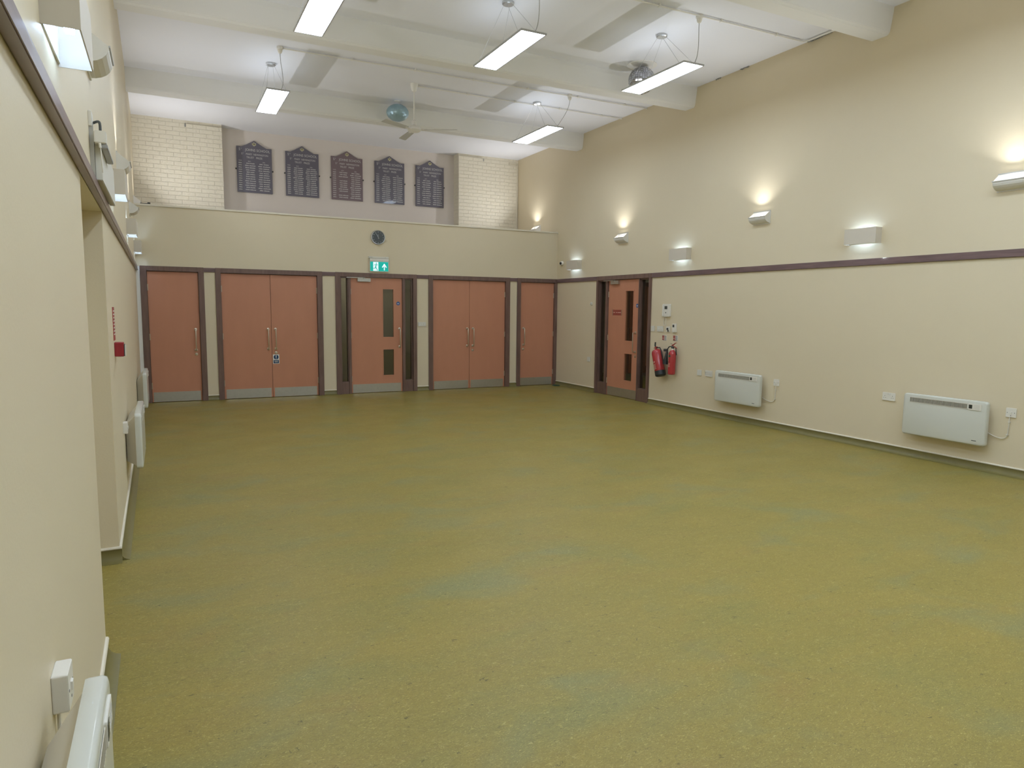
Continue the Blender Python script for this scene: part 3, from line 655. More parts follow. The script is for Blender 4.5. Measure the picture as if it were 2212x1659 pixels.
# fire extinguishers
def extinguisher_water():
    R_, Hh = 0.084, 0.40
    r = thing('fire_extinguisher', (W-0.105, -3.520, 0.498), 'red water extinguisher with black base, left of the pair and leaning', 'fire extinguisher', rz=RW)
    r.rotation_euler = (0, 0, RW)
    tilt = bpy.data.objects.new('cylinder', None)
    bpy.data.objects.remove(tilt)
    A = Matrix.Rotation(math.radians(-18), 3, 'Y')     # lean: top towards -x (left as seen)
    def lz(prof, n=28): return MB().lathe(prof, (0, 0, 0), n, 'z', A)
    lz([(0.070, 0.07), (R_-0.002, 0.072), (R_, 0.080), (R_, 0.385), (R_-0.006, 0.410), (0.066, 0.430), (0.040, 0.445), (0.022, 0.450)]).build('cylinder', 'extinguisher_red', r, smooth=True)
    lz([(0.060, 0.0), (0.076, 0.006), (R_+0.003, 0.020), (R_+0.003, 0.088), (R_-0.002, 0.092)]).build('base_cup', 'black_rubber', r, smooth=True)
    m = MB(); P = lambda x, y, z: tuple(A @ Vector((x, y, z)))
    m.tube([P(0, 0, 0.447), P(0, 0, 0.49)], 0.018, 12); m.tube([P(-0.035, -0.01, 0.475), P(0.045, -0.01, 0.480)], 0.008, 8)
    m.build('valve', 'notice_red', r, smooth=True)
    m = MB(); m.tube([P(-0.010, 0, 0.485), P(-0.008, 0, 0.52), P(0.010, 0.0, 0.565)], [0.012, 0.013, 0.012], 10); m.build('operating_lever', 'black_rubber', r)
    m = MB(); m.tube([P(0.02, 0, 0.47), P(0.07, 0.02, 0.46), P(0.095, 0.02, 0.40), P(0.096, 0.02, 0.25), P(0.093, 0.02, 0.18)], 0.009, 8); m.build('hose', 'black_rubber', r, smooth=True)
    # printed instruction panel on the cylinder front
    m = MB()
    def patch(a0, a1, z0, z1):
        n = 6; rr = R_+0.0008; vs = []
        for k in range(n+1):
            a = a0+(a1-a0)*k/n
            for z in (z0, z1): vs.append(P(rr*math.sin(a), -rr*math.cos(a), z))
        m.add(vs, [(2*k, 2*k+2, 2*k+3, 2*k+1) for k in range(n)])
    for k in range(7): patch(-0.55, 0.28-0.05*(k % 3), 0.120+0.013*k, 0.125+0.013*k)
    for a in (-0.5, -0.22, 0.04): patch(a, a+0.13, 0.225, 0.250)
    patch(-1.25, -1.0, 0.32, 0.36)
    m.build('printed_label', 'pale_pink', r)
    m = MB().box(-0.03, 0.03, 0.06, 0.105, 0.40, 0.44); m.build('wall_bracket', 'dark_grey', r)
extinguisher_water()
def extinguisher_co2():
    R_ = 0.058
    r = thing('fire_extinguisher', (W-0.085, -3.748, 0.548), 'red carbon dioxide extinguisher with black horn, right of the pair', 'fire extinguisher', rz=RW)
    A = Matrix.Rotation(math.radians(2), 3, 'Y'); P = lambda x, y, z: tuple(A @ Vector((x, y, z)))
    def lz(prof, n=26): return MB().lathe(prof, (0, 0, 0), n, 'z', A)
    lz([(0.050, 0.0), (R_, 0.008), (R_, 0.325), (R_-0.008, 0.352), (0.036, 0.375), (0.022, 0.388), (0.020, 0.392)]).build('cylinder', 'extinguisher_red', r, smooth=True)
    lz([(0.021, 0.390), (0.021, 0.410)]).build('neck_ring', 'notice_white', r)
    m = lz([(0.020, 0.408), (0.026, 0.418), (0.026, 0.440), (0.018, 0.452)]); m.build('valve', 'dark_grey', r, smooth=True)
    m = MB(); m.tube([P(-0.02, 0, 0.455), P(0.02, 0, 0.475), P(0.055, 0, 0.500), P(0.085, 0, 0.505)], [0.011, 0.010, 0.007, 0.004], 8)
    m.build('operating_lever', 'notice_red', r, smooth=True)
    m = MB(); m.tube([P(0.0, 0, 0.448), P(0.05, 0, 0.440), P(0.095, 0, 0.422)], [0.010, 0.008, 0.006], 8); m.build('carry_handle', 'notice_red', r, smooth=True)
    m = MB(); m.tube([P(-0.045, -0.01, 0.487), P(0.0, -0.01, 0.480)], 0.003, 6); m.build('safety_pin', 'dark_grey', r)
    m = MB(); m.tube([P(-0.02, -0.01, 0.440), P(-0.06, -0.02, 0.435), P(-0.088, -0.03, 0.395), P(-0.094, -0.03, 0.345)], 0.0085, 8); m.build('hose', 'black_rubber', r, smooth=True)
    m = MB(); m.tube([P(-0.092, -0.03, 0.355), P(-0.095, -0.03, 0.335), P(-0.098, -0.035, 0.30), P(-0.112, -0.04, 0.155)], [0.014, 0.020, 0.022, 0.043], 14); m.build('discharge_horn', 'black_rubber', r, smooth=True)
    m = MB(); m.tube([P(0.045, 0.02, 0.43), P(0.055, 0.025, 0.36), P(0.058, 0.03, 0.31)], 0.008, 8); m.build('wall_bracket', 'black_rubber', r)
    def ring(a0, a1, z0, z1, mm):
        n = 8; rr = R_+0.0009; vs = []
        for k in range(n+1):
            a = a0+(a1-a0)*k/n
            for z in (z0, z1): vs.append(P(rr*math.sin(a), -rr*math.cos(a), z))
        mm.add(vs, [(2*k, 2*k+2, 2*k+3, 2*k+1) for k in range(n)])
    m = MB(); ring(-1.2, 0.35, 0.275, 0.310, m); m.build('green_band', 'extinguisher_green', r)
    m = MB()
    for a in (-0.8, -0.45): ring(a, a+0.2, 0.205, 0.225, m)
    for k in range(5): ring(-0.85, 0.3, 0.120+0.014*k, 0.124+0.014*k, m)
    m.build('printed_label', 'pale_pink', r)
extinguisher_co2()

# call point and notice on the left wall pier
r = thing('fire_call_point', on_left(-6.97, 1.255), 'red break-glass call point on the left wall beyond the recess', 'alarm', rz=LW)
MB().prism(rrect(0.090, 0.095, 0.008), 'y', -0.055, 0).build('body', 'call_point_red', r, bevel=0.003)
MB().box(-0.034, 0.034, -0.066, -0.060, -0.044, 0.030).build('clear_cover', 'offwhite_plastic', r)
m = MB().box(-0.036, 0.036, -0.0605, -0.055, -0.045, 0.033); m.build('cover_frame', 'dark_grey', r)
r = thing('fire_action_notice', on_left(-6.97, 1.425), 'tall narrow-looking red fire action notice above the call point', 'sign', rz=LW)
MB().box(-0.075, 0.075, -0.004, 0, -0.11, 0.11).build('plate', 'notice_red', r)
m = MB()
for k in range(8): m.box(-0.065, 0.060-0.01*(k % 3), -0.005, -0.004, 0.080-0.022*k, 0.088-0.022*k)
m.build('printed_lines', 'notice_white', r)

# ------------------------------------------------------------------ clock and exit sign
r = thing('wall_clock', on_far(3.755, 2.798), 'round wall clock with black face and silver rim above the exit sign', 'clock')
Rc = 0.128
MB().lathe([(Rc, 0), (Rc, -0.030), (Rc-0.006, -0.036), (Rc-0.014, -0.034), (Rc-0.016, -0.026), (Rc-0.016, -0.004)], (0, 0, 0), 48, 'y').build('rim', 'aluminium', r, smooth=True)
MB().lathe([(Rc-0.014, -0.020), (Rc-0.014, -0.028)], (0, 0, 0), 48, 'y').build('dial', 'clock_face', r)
m = MB()
for k in range(12):
    a = 2*PI*k/12; lab = str(12 if k == 0 else k); m.text(lab, 0.092*math.sin(a), 0.092*math.cos(a)-0.008, 0.024, -0.0286)
m.build('numerals', 'clock_mark', r)
def hand(name, ang, l, wd, t):
    A = Matrix.Rotation(ang, 2); pts = [(-wd, -t), (wd, -t), (wd*0.5, l), (-wd*0.5, l)]
    MB().prism([tuple(Matrix.Rotation(-ang, 2) @ Vector(p)) for p in pts], 'y', -0.033, -0.030).build(name, 'clock_mark', r)
hand('hour_hand', math.radians(-3), 0.058, 0.0032, 0.022); hand('minute_hand', math.radians(-31), 0.098, 0.0028, 0.026)
hand('second_hand', math.radians(180+2), 0.050, 0.0008, 0.01)

r = thing('exit_sign', (3.765, -0.0, 2.19), 'green illuminated emergency exit sign above the glazed door', 'sign')
MB().box(-0.190, 0.175, -0.045, 0, 0.238, 0.266).build('battery_housing', 'offwhite_plastic', r, bevel=0.003)
m = MB()
for x in (-0.178, -0.152, -0.130, 0.110): m.lathe([(0.004, -0.044), (0.004, -0.0465)], (x, 0, 0.252), 8, 'y')
m.build('fixing_screws', 'dark_grey', r)
MB().box(-0.170, 0.178, -0.040, -0.012, 0.188, 0.236).build('light_bar', 'white_plastic', r, bevel=0.003)
MB().box(-0.172, 0.178, -0.034, -0.020, 0.000, 0.188).build('sign_rim', 'white_plastic', r, bevel=0.002)
MB().box(-0.163, 0.169, -0.0360, -0.0335, 0.010, 0.176).build('green_panel', 'exit_green', r)
m = MB()
m.box(-0.108, -0.015, -0.0366, -0.0358, 0.014, 0.170)    # white doorway
m.build('doorway_symbol', 'exit_white', r)
m = MB()
def seg(a, b, w_): # flat limb
    a = Vector(a); b = Vector(b); d = (b-a).normalized(); n = Vector((-d.y, d.x))*w_
    m.prism([tuple(a+n), tuple(b+n), tuple(b-n), tuple(a-n)], 'y', -0.0374, -0.0364)
m.lathe([(0.0095, -0.0364), (0.0095, -0.0374)], (-0.050, 0, 0.150), 16, 'y')
seg((-0.052, 0.135), (-0.066, 0.080), 0.009); seg((-0.050, 0.132), (-0.020, 0.112), 0.0045); seg((-0.058, 0.132), (-0.082, 0.128), 0.0045); seg((-0.082, 0.130), (-0.096, 0.105), 0.004)
seg((-0.066, 0.085), (-0.045, 0.050), 0.007); seg((-0.045, 0.053), (-0.030, 0.016), 0.006); seg((-0.068, 0.085), (-0.078, 0.055), 0.007); seg((-0.078, 0.058), (-0.118, 0.056), 0.005)
m.build('running_figure', 'exit_green', r)
m = MB()
def seg2(a, b, w_):
    a = Vector(a); b = Vector(b); d = (b-a).normalized(); n = Vector((-d.y, d.x))*w_
    m.prism([tuple(a+n), tuple(b+n), tuple(b-n), tuple(a-n)], 'y', -0.0366, -0.0358)
seg2((0.095, 0.028), (0.095, 0.125), 0.009); seg2((0.057, 0.078), (0.100, 0.140), 0.009); seg2((0.133, 0.078), (0.090, 0.140), 0.009)
m.build('arrow', 'exit_white', r)

# ------------------------------------------------------------------ honours boards
BC = [(1.940, 'leftmost of the five dark honours boards on the gallery wall', 'board_navy'), (2.827, 'second honours board from the left on the gallery wall', 'board_navy'),
      (3.708, 'middle honours board, more maroon than the others', 'board_maroon'), (4.595, 'second honours board from the right on the gallery wall', 'board_navy'), (5.480, 'rightmost of the five honours boards on the gallery wall', 'board_navy')]
rows = [13, 14, 13, 13, 12]
for i, (x, lb, mt) in enumerate(BC):
    z0 = 3.712; r = thing('honours_board', (x, 2.046, z0), lb, 'board', 'school prize boards on the gallery wall')
    hw = 0.317; h = 0.848
    P = [(-hw, 0), (hw, 0), (hw, h), (hw-0.09, h-0.004), (hw-0.16, h+0.030), (0.0, h+0.122), (-hw+0.16, h+0.030), (-hw+0.09, h-0.004), (-hw, h)]
    MB().prism(P, 'y', -0.030, -0.006).build('panel', mt, r, bevel=0.003)
    m = MB()
    m.text('S', -0.262, h-0.078, 0.066, -0.0306); m.text('T', -0.230, h-0.058, 0.036, -0.0306)
    m.text('JOHNS SCHOOL', 0.062, h-0.078, 0.066, -0.0306, sx=0.92)
    m.text('S', -0.222, h-0.152, 0.050, -0.0306); m.text('T', -0.198, h-0.136, 0.026, -0.0306)
    m.text('MARY  NEWINGTON', 0.050, h-0.152, 0.048, -0.0306, sx=0.88)
    m.text('TRUST   PRIZE', 0.0, h-0.212, 0.048, -0.0306, sx=0.95)
    m.text('YEAR', -0.255, h-0.272, 0.026, -0.0306); m.text('BOY', -0.09, h-0.278, 0.026, -0.0306); m.text('GIRL', 0.17, h-0.278, 0.026, -0.0306)
    m.build('title_lettering', 'gilt_lettering', r)
    m = MB(); n = rows[i]; rnd = random.Random(i*13+5); step = 0.53/n
    for k in range(n):
        zz = h-0.315-k*step
        def word(x0, x1):
            xx = x0
            while xx < x1:
                wl = rnd.uniform(0.007, 0.013); m.box(xx, min(xx+wl, x1), -0.0308, -0.030, zz, zz+rnd.uniform(0.013, 0.018)); xx += wl+0.0045
        word(-0.285, -0.225)
        if not (i == 2 and k in (3, 10)):
            a = rnd.uniform(0.0, 0.03); word(-0.175+a, -0.105+a*0.6); word(-0.092+a*0.5, 0.020-a*0.8)
        a = rnd.uniform(0.0, 0.03)
        word(0.060+a, 0.135+a*0.5); word(0.150+a*0.5, 0.285-a)
    m.build('row_lettering', 'gilt_lettering', r)
    m = MB(); cz = h+0.055
    m.box(-0.006, 0.006, -0.0315, -0.030, cz-0.038, cz+0.038); m.box(-0.026, 0.026, -0.0315, -0.030, cz-0.006, cz+0.008)
    for s in (-1, 1):
        m.prism([(s*0.010, cz+0.006), (s*0.034, cz+0.024), (s*0.036, cz-0.018), (s*0.024, cz-0.012), (s*0.018, cz-0.030), (s*0.008, cz-0.010)], 'y', -0.0315, -0.030)
    m.build('badge', 'gold_badge', r)
    for s in (-1, 1):
        MB().lathe([(0.014, 0), (0.014, -0.018), (0.006, -0.022)], (s*(hw+0.014), 0, 0.430), 12, 'y').build('fixing_lug', 'dark_grey', r)

# ------------------------------------------------------------------ trough uplights and box sconces
def uplight(loc, rz, label):
    r = thing('trough_uplight', loc, label, 'wall light', 'trough uplights on the side walls', rz)
    w_ = 0.14
    # loc is the bottom centre of the back plate; height .165
    m = MB(); m.box(-w_-0.008, w_+0.008, -0.008, 0, 0.0, 0.172); m.build('back_plate', 'white_metal', r)
    # curved trough shell
    pr = [(-0.006, 0.012)]
    for k in range(9):
        a = math.radians(-80 + 80*k/8); pr.append((-0.012-0.092*math.cos(a)*1.0, 0.098+0.086*math.sin(a)))
    pr = [(-0.006, 0.012)] + [(-0.006-0.10*math.sin(t), 0.092-0.080*math.cos(t)) for t in [math.radians(q) for q in (12, 28, 44, 60, 76, 90)]]
    inn = [(y*0.955+0.0, z+0.003) for y, z in pr]
    vs = []; n = len(pr)
    for xx in (-w_, w_):
        vs += [(xx, y, z) for y, z in pr] + [(xx, y, z) for y, z in inn]
    fs = []
    for k in range(n-1):
        fs.append((k, k+1, 2*n+k+1, 2*n+k)); fs.append((n+k, 3*n+k, 3*n+k+1, n+k+1)); fs.append((k, n+k, n+k+1, k+1)); fs.append((2*n+k, 2*n+k+1, 3*n+k+1, 3*n+k))
    fs.append((n-1, 2*n-1, 4*n-1, 3*n-1)); fs.append((0, 2*n, 3*n, n))
    MB().add(vs, fs).build('trough_shell', 'aluminium' if False else 'white_metal', r)
    for s in (-1, 1):
        P = [(-0.006, 0.168)] + [(y, z) for y, z in pr]
        MB().prism([(p[0], p[1]) for p in P], 'x', s*w_-0.002 if s > 0 else -w_-0.002, s*w_+0.002 if s > 0 else -w_+0.002).build('end_cap', 'white_metal', r)
    m = MB().box(-w_-0.006, w_+0.006, -0.012, -0.006, 0.164, 0.174); m.box(-w_-0.004, w_+0.004, -0.112, -0.104, 0.088, 0.096)
    m.build('rim_bar', 'aluminium', r)
    MB().tube([(-0.055, -0.045, 0.085), (0.055, -0.045, 0.085)], 0.006, 8).build('lamp_tube', 'halogen_tube', r)
    ld = bpy.data.lights.new('reflector_beam', 'AREA'); ld.shape = 'RECTANGLE'; ld.size = 0.10; ld.size_y = 0.02
    ld.energy = UP_W; ld.color = (0.93, 0.95, 1.0); ld.spread = math.radians(144)
    lo = bpy.data.objects.new('reflector_beam', ld); COL.objects.link(lo); lo.parent = r
    lo.location = (0, -0.074, 0.112); lo.rotation_euler = (math.radians(180+45), 0, 0)
    return r
UY = [-2.25, -5.38, -8.46, -11.6]
UR = ['trough uplight above the fire extinguishers and door phone', 'trough uplight high on the right wall, between the two nearer box lights', 'trough uplight cut by the right edge of the view', 'unseen trough uplight added for brightness on the right wall behind the view']  # the last one is unseen, added for brightness
u0 = uplight(on_right(UY[0], 2.710), RW, UR[0])
for y, lb in zip(UY[1:], UR[1:]):
    u = copy_tree(u0); u.location = on_right(y, 2.710); u['label'] = lb
u = copy_tree(u0); u.location = on_right(0.87, 3.150); u['label'] = 'trough uplight on the right wall just above the parapet end'
for gx, lb in ((0.62, 'uplight added out of sight behind the parapet to brighten the gallery, left'), (3.72, 'uplight added out of sight behind the parapet to brighten the gallery, middle'), (6.85, 'uplight added out of sight behind the parapet to brighten the gallery, right')):  # lamps added out of sight to brighten the gallery wall and ceiling
    u = copy_tree(u0); u.location = (gx, D, 2.86); u.rotation_euler = (0, 0, PI); u['label'] = lb
    for c in u.children:
        if c.type == 'LIGHT':
            c.data = c.data.copy(); c.data.energy = 1.3; c.rotation_euler = (math.radians(180+45), 0, 0)
ULY = [(-1.95, 2.70, 'trough uplight on the left wall closest to the parapet'), (-5.10, 2.70, 'trough uplight on the left wall above the second box light'), (-8.12, 2.70, 'large-looking trough uplight at the top left of the view'), (-11.35, 2.70, 'unseen trough uplight added for brightness on the left wall above the camera')]  # the last one is out of view, added for more light
for y, z, lb in ULY:
    u = copy_tree(u0); u.location = on_left(y, z); u.rotation_euler = (0, 0, LW); u['label'] = lb
u = copy_tree(u0); u.location = on_left(0.87, 3.15); u.rotation_euler = (0, 0, LW); u['label'] = 'trough uplight on the left wall just above the parapet'

def sconce(loc, rz, label):
    r = thing('box_sconce', loc, label, 'wall light', 'up and down box lights on the side walls', rz)
    w_, h_, d_ = 0.200, 0.175, 0.100; t = 0.004
    m = MB(); m.box(-w_, w_, -d_, -d_+t, 0, h_); m.box(-w_, -w_+t, -d_+t, 0, 0, h_); m.box(w_-t, w_, -d_+t, 0, 0, h_)
    m.build('box_shade', 'box_paint', r)
    MB().box(-w_+t, w_-t, -0.006, 0, 0.01, h_-0.01).build('back_plate', 'white_metal', r)
    MB().box(-0.10, 0.10, -0.060, -0.035, h_/2-0.010, h_/2+0.010).build('lamp_bar', 'led_bar', r)
    MB().box(-0.012, 0.012, -0.036, -0.004, h_/2-0.008, h_/2+0.008).build('lamp_bracket', 'white_metal', r)
    return r
SR = [(-0.72, 2.325, 'smallest box light, in the far right corner above the dark rail'), (-3.81, 2.330, 'middle box light on the right wall'), (-6.935, 2.330, 'largest box light on the right wall'), (-10.05, 2.33, 'box light on the right wall outside the view')]
s0 = sconce(on_right(SR[0][0], SR[0][1]), RW, SR[0][2])
for y, z, lb in SR[1:]:
    s = copy_tree(s0); s.location = on_right(y, z); s['label'] = lb
SL = [(-0.33, 2.33, 'furthest box light on the left wall, in the far corner'), (-3.22, 2.33, 'third box light along the left wall'), (-6.35, 2.33, 'second box light along the left wall beyond the wall panel'), (-9.66, 2.33, 'nearest box light at the top left with glowing underside')]
for y, z, lb in SL:
    s = copy_tree(s0); s.location = on_left(y, z); s.rotation_euler = (0, 0, LW); s['label'] = lb

# ------------------------------------------------------------------ pendant panel lights
PZ = 4.345
def pendant(x, y, label, z=PZ):
    r = thing('pendant_light', (x, y, H), label, 'ceiling light', 'suspended rectangular panel lights')
    z0 = z-H; hw, hl = 0.148, 0.600
    m = MB(); m.box(-hw, hw, -hl, hl, z0+0.002, z0+0.014)
    for a, b, c, d in ((-hw, -hw+0.012, -hl, hl), (hw-0.012, hw, -hl, hl), (-hw+0.012, hw-0.012, -hl, -hl+0.012), (-hw+0.012, hw-0.012, hl-0.012, hl)): m.box(a, b, c, d, z0-0.004, z0+0.002)
    m.build('panel_frame', 'aluminium', r)
    MB().box(-hw+0.012, hw-0.012, -hl+0.012, hl-0.012, z0-0.002, z0+0.001).build('diffuser', 'led_diffuser', r)
    MB().box(-hw+0.03, hw-0.03, -hl+0.03, hl-0.03, z0+0.014, z0+0.016).build('added_top_glow', 'ceiling_fill_glow', r)  # glowing sheet added on top to lift the ceiling, unseen from below
    MB().lathe([(0.066, 0), (0.066, -0.022), (0.056, -0.030)], (0, 0, 0), 28, 'z').build('canopy', 'aluminium', r, smooth=True)
    for sx in (-1, 1):
        for sy in (-1, 1):
            MB().tube([(sx*0.035, sy*0.035, -0.025), (sx*(hw-0.02), sy*(hl-0.10), z0+0.012)], 0.0018, 6).build('suspension_wire', 'grey_wire', r)
    return r
PX = (1.72, 3.745, 5.775)
PL = {(0, 0): (-2.00, 'furthest left panel light, hanging in front of the gallery'), (2, 0): (-2.19, 'furthest right panel light, right of the ceiling fan'),
      (0, 1): (-5.27, 'panel light cut by the top edge, left column'), (1, 1): (-5.22, 'middle panel light near the top of the view'), (2, 1): (-5.30, 'panel light hanging in front of the grey mirror ball'),
      (0, 2): (-8.45, 'panel light left column above the view'), (1, 2): (-8.45, 'panel light middle column above the view'), (2, 2): (-8.45, 'panel light right column above the view'),
      (0, 4): (-9.95, 'unseen panel light added for brightness above the camera, left column'), (1, 4): (-9.95, 'unseen panel light added for brightness above the camera, middle column'), (2, 4): (-9.95, 'unseen panel light added for brightness above the camera, right column'),  # this row and the next are added to brighten the near floor
      (0, 5): (-13.2, 'unseen panel light added for brightness behind the camera, left column'), (1, 5): (-13.2, 'unseen panel light added for brightness behind the camera, middle column'), (2, 5): (-13.2, 'unseen panel light added for brightness behind the camera, right column'),
      (0, 3): (-11.6, 'panel light left column above the camera'), (1, 3): (-11.6, 'panel light middle column above the camera'), (2, 3): (-11.6, 'panel light right column above the camera')}
p0 = None
for (c, rr_), (y, lb) in PL.items():
    if p0 is None: p0 = pendant(PX[c], y, lb)
    else:
        p = copy_tree(p0); p.location = (PX[c], y, H); p['label'] = lb
# conduits, junction boxes, lamp cables
def conduit(name, pts, label):
    root = MB().tube(pts, 0.010, 8).build(name, 'white_metal', smooth=True); tag(root, label, 'pipe')
    (x0, y0, z0), (x1, y1, z1) = pts[0], pts[1]
    n = int(abs(x1-x0)/0.9)
    for k in range(1, n+1):
        t = k/(n+0.5); x = x0+(x1-x0)*t; y = y0+(y1-y0)*t
        MB().box(x-0.010, x+0.010, y-0.018, y+0.018, H-0.030, H-0.001).build('saddle_clip', 'white_metal', root)
conduit('conduit', [(1.78, -2.70, H-0.018), (7.48, -2.82, H-0.018)], 'long ceiling conduit running from the left panel light to the right wall')
conduit('conduit', [(3.77, -2.09, H-0.018), (7.48, -2.12, H-0.018)], 'ceiling conduit running from the fan to the right wall')
conduit('conduit', [(1.75, -5.90, H-0.018), (7.38, -5.99, H-0.018), (7.42, -6.05, H-0.018), (7.43, -6.78, H-0.018)], 'nearest ceiling conduit bending at the right wall to the beam')
def jbox(x, y, label):
    r = thing('junction_box', (x, y, H), label, 'junction box')
    MB().lathe([(0.040, 0), (0.040, -0.030), (0.034, -0.036)], (0, 0, 0), 20, 'z').build('box', 'white_metal', r, smooth=True)
    MB().lathe([(0.026, -0.034), (0.030, -0.05), (0.022, -0.075), (0.010, -0.085)], (0, 0, 0), 18, 'z').build('cable_rose', 'white_plastic', r, smooth=True)
    return r
for x, y, lx, ly, lb in ((1.74, -2.69, 1.76, -2.575, 'furthest left'), (6.02, -2.79, 5.82, -2.76, 'furthest right'), (5.79, -5.94, 5.80, -5.87, 'near right'), (3.74, -5.93, 3.77, -5.79, 'middle')):
    jbox(x, y, 'white junction box above the %s panel light' % lb)
    cable('lamp_cable', bez((x, y, H-0.085), (x, y+0.01, 4.62), (lx+0.06, ly-0.02, 4.46), (lx, ly, PZ+0.014), 12), 0.004, 'grey_wire', 'thin cable hanging from ceiling to the %s panel light' % lb)

# ------------------------------------------------------------------ ceiling fan
r = thing('ceiling_fan', (3.728, -2.12, H), 'white three-bladed ceiling fan on a long rod in mid hall', 'fan')
MB().lathe([(0.060, 0), (0.058, -0.015), (0.040, -0.09), (0.024, -0.115)], (0, 0, 0), 24, 'z').build('canopy', 'white_metal', r, smooth=True)
MB().tube([(0, 0, -0.10), (0, 0, -0.565)], 0.011, 12).build('down_rod', 'white_metal', r, smooth=True)
MB().lathe([(0.016, -0.52), (0.034, -0.535), (0.040, -0.595), (0.028, -0.61)], (0, 0, 0), 24, 'z').build('lower_cup', 'white_metal', r, smooth=True)
MB().lathe([(0.035, -0.605), (0.085, -0.617), (0.105, -0.640), (0.105, -0.665), (0.080, -0.687), (0.030, -0.693)], (0, 0, 0), 32, 'z').build('motor_housing', 'white_metal', r, smooth=True)
for ang in (-31, 89, 209):
    a = math.radians(ang); A = Matrix.Rotation(a, 3, 'Z'); T = Matrix.Rotation(math.radians(11), 3, 'X')
    pts = [(0.16, -0.045), (0.62, -0.060), (0.64, -0.050), (0.645, 0.045), (0.62, 0.055), (0.16, 0.045)]
    vs = []
    for zt in (-0.004, 0.0):
        for px, py in pts:
            q = T @ Vector((0, py, zt)); vs.append(tuple(A @ Vector((px, q.y, q.z-0.660))))
    n = len(pts)
    b = MB().add(vs, [tuple(range(n))[::-1], tuple(range(n, 2*n))] + [(i, (i+1) % n, n+(i+1) % n, n+i) for i in range(n)]).build('fan_blade', 'fan_grey', r)
    vs = []
    c1 = [(0.07, -0.02), (0.20, -0.03), (0.20, 0.03), (0.07, 0.02)]
    for zt in (-0.665, -0.659):
        for px, py in c1: vs.append(tuple(A @ Vector((px, py, zt))))
    MB().hexa(vs).build('blade_bracket', 'white_metal', b)

# ------------------------------------------------------------------ mirror balls
def facet_ball(name, c, rx, rz_, mt, label, plate_):
    r = thing(name, (c[0], c[1], H), label, 'mirror ball')
    m = MB(); vs = []; fs = []; nu, nv = 36, 20; rnd = random.Random(3)
    cz = c[2]-H
    for i in range(1, nv):
        t0 = PI*(i-0.5)/nv - PI/nv*0.45; t1 = PI*(i+0.5)/nv - PI/nv*0.10 - PI/nv*0.45
        k = max(6, int(nu*math.sin((t0+t1)/2)))
        for j in range(k):
            a0 = 2*PI*j/k; a1 = 2*PI*(j+0.90)/k; o = len(vs); jr = rnd.uniform(0.985, 1.012); jb = rnd.uniform(0.985, 1.012)
            for t, s in ((t0, jr), (t1, jb)):
                for a in (a0, a1): vs.append((rx*s*math.sin(t)*math.cos(a), rx*s*math.sin(t)*math.sin(a), cz+rz_*s*math.cos(t)))
            fs.append((o, o+2, o+3, o+1))
    m.add(vs, fs); m.build('mirror_tiles', mt, r)
    MB().lathe([(0.001, cz-rz_*0.97)] + [(rx*0.972*math.sin(PI*k/14), cz-rz_*0.972*math.cos(PI*k/14)) for k in range(1, 14)] + [(0.001, cz+rz_*0.97)], (0, 0, 0), 32, 'z').build('core', 'dark_grey' if mt.endswith('grey') else mt, r, smooth=True)
    MB().lathe([(plate_, 0), (plate_, -0.010)], (0, 0, 0), 32, 'z').build('ceiling_plate', 'white_metal', r, smooth=True)
    return r
facet_ball('mirror_ball', (6.20, -4.36, 4.655), 0.180, 0.178, 'mirror_tiles_grey', 'grey mirror ball on a ceiling disc behind the near right panel light', 0.20)
facet_ball('mirror_ball', (3.772, -1.165, 4.675), 0.178, 0.132, 'mirror_tiles_blue', 'blue tinted mirror ball beside the ceiling fan', 0.05)

# ------------------------------------------------------------------ left wall panel with charger
yP = -8.22
r = thing('wall_screen', on_left(yP, 2.163), 'flat white panel with metal side bracket resting on the left rail', 'screen', rz=LW)
MB().box(0.0, 1.00, -0.048, -0.018, 0.0, 0.215).build('screen_panel', 'offwhite_plastic', r, bevel=0.003)
MB().box(-0.012, 0.0, -0.019, 0.0, 0.0, 0.270).build('side_bracket', 'aluminium', r)
MB().box(0.0, 1.00, -0.018, -0.001, 0.010, 0.205).build('backing', 'aluminium', r)
r = thing('power_adapter', on_left(yP-0.03, 2.330), 'small white adapter box above the end of the wall panel', 'adapter', rz=LW)
MB().box(-0.03, 0.04, -0.074, -0.022, 0, 0.060).build('adapter_body', 'white_plastic', r, bevel=0.004)
MB().box(-0.02, 0.42, -0.078, -0.050, -0.020, -0.001).build('adapter_tray', 'grey_wire', r, bevel=0.003)
MB().tube([(-0.026, -0.046, 0.0), (-0.028, -0.048, -0.022)], 0.006, 8).build('plug', 'white_plastic', r)
plate('wall_socket', on_left(yP+0.02, 2.452), LW, 0.09, 0.075, 'white socket on the left wall above the adapter', 'socket', 'blank', d=0.015)
L0 = LX(yP)
cable('power_cable', bez((L0+0.016, yP+0.03, 2.440), (L0+0.05, yP+0.01, 2.455), (L0+0.05, yP-0.03, 2.44), (L0+0.050, yP-0.03, 2.388), 8), 0.0065, 'dark_grey', 'short dark cable between socket and adapter on the left wall')
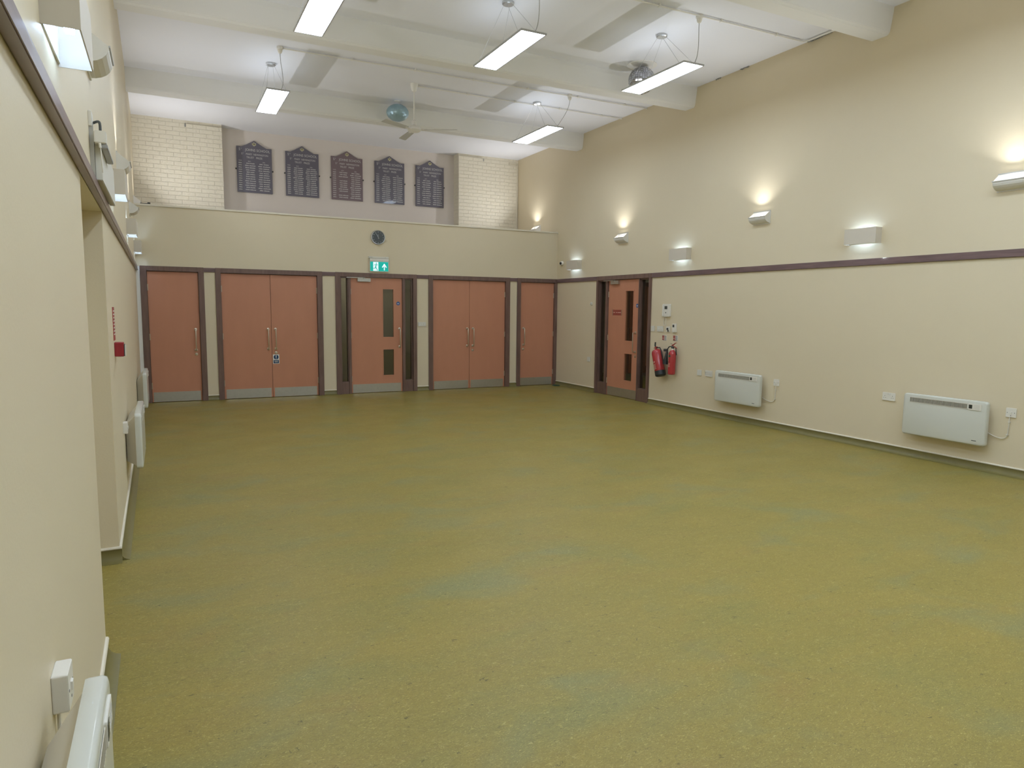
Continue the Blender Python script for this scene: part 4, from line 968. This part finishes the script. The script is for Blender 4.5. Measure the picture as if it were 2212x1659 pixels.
cable('power_lead', [(L0+0.049, yP-0.058, 2.310), (L0+0.051, yP-0.060, 2.26), (L0+0.053, yP-0.062, 2.19)], 0.003, 'cable_white', 'thin white lead hanging down in front of the wall panel')

# gallery corner conduit, vents and the black bracket on the parapet
m = MB().tube([(7.46, 1.79, 2.72), (7.46, 1.79, 4.74), (7.25, 1.79, 4.74)], 0.010, 8).build('corner_pipe', 'skirting_cap', smooth=True); tag(m, 'slim painted pipe in the right corner of the gallery', 'pipe')
for x, lb in ((0.755, 'small dark slot high on the left brick pier'), (6.635, 'small dark slot high on the right brick pier')):
    o = MB().box(x-0.012, x+0.012, 1.792, 1.801, 4.745, 4.80).build('air_slot', 'crack_grey'); tag(o, lb, 'vent')
o = MB().box(0.02, 0.16, 0.02, 0.06, 3.108, 3.122); o.box(0.12, 0.16, 0.01, 0.05, 3.108, 3.135)
tag(o.build('black_bracket', 'black_rubber'), 'small black fitting on the left end of the parapet ledge', 'bracket')
# cracks and flaking paint along the right ceiling edge
for y, l, lb in ((-4.45, 0.10, 'flaked paint patch on the ceiling edge beside the second beam'), (-4.95, 0.16, 'longer flaked paint patch on the ceiling edge'), (-6.15, 0.35, 'cracked ceiling edge next to the third beam')):
    m = MB(); rnd = random.Random(int(-y*100))
    n = 8
    for k in range(n):
        a = y + l*(k/n-0.5); m.box(W-0.012-rnd.uniform(0, 0.010), W-0.001, a, a+l/n*0.8, H-0.006-rnd.uniform(0, 0.010), H-0.001)
    tag(m.build('flaked_paint', 'crack_grey'), lb, 'crack')

# scuffs on the floor in the far right corner
for x, y, a, b, lb in ((7.38, -0.22, 0.07, 0.05, 'dark green cable coil lying in the far right corner'),):
    P = []
    for k in range(49):
        t = 2*PI*k/48*2; rr2 = 1-0.12*(k/48); P.append((x+a*rr2*math.cos(t), y+b*rr2*2.2*math.sin(t)*0.9, 0.006+0.008*(k/48)))
    tag(MB().tube(P, 0.006, 8).build('cable_coil', 'extinguisher_green', smooth=True), lb, 'cable')
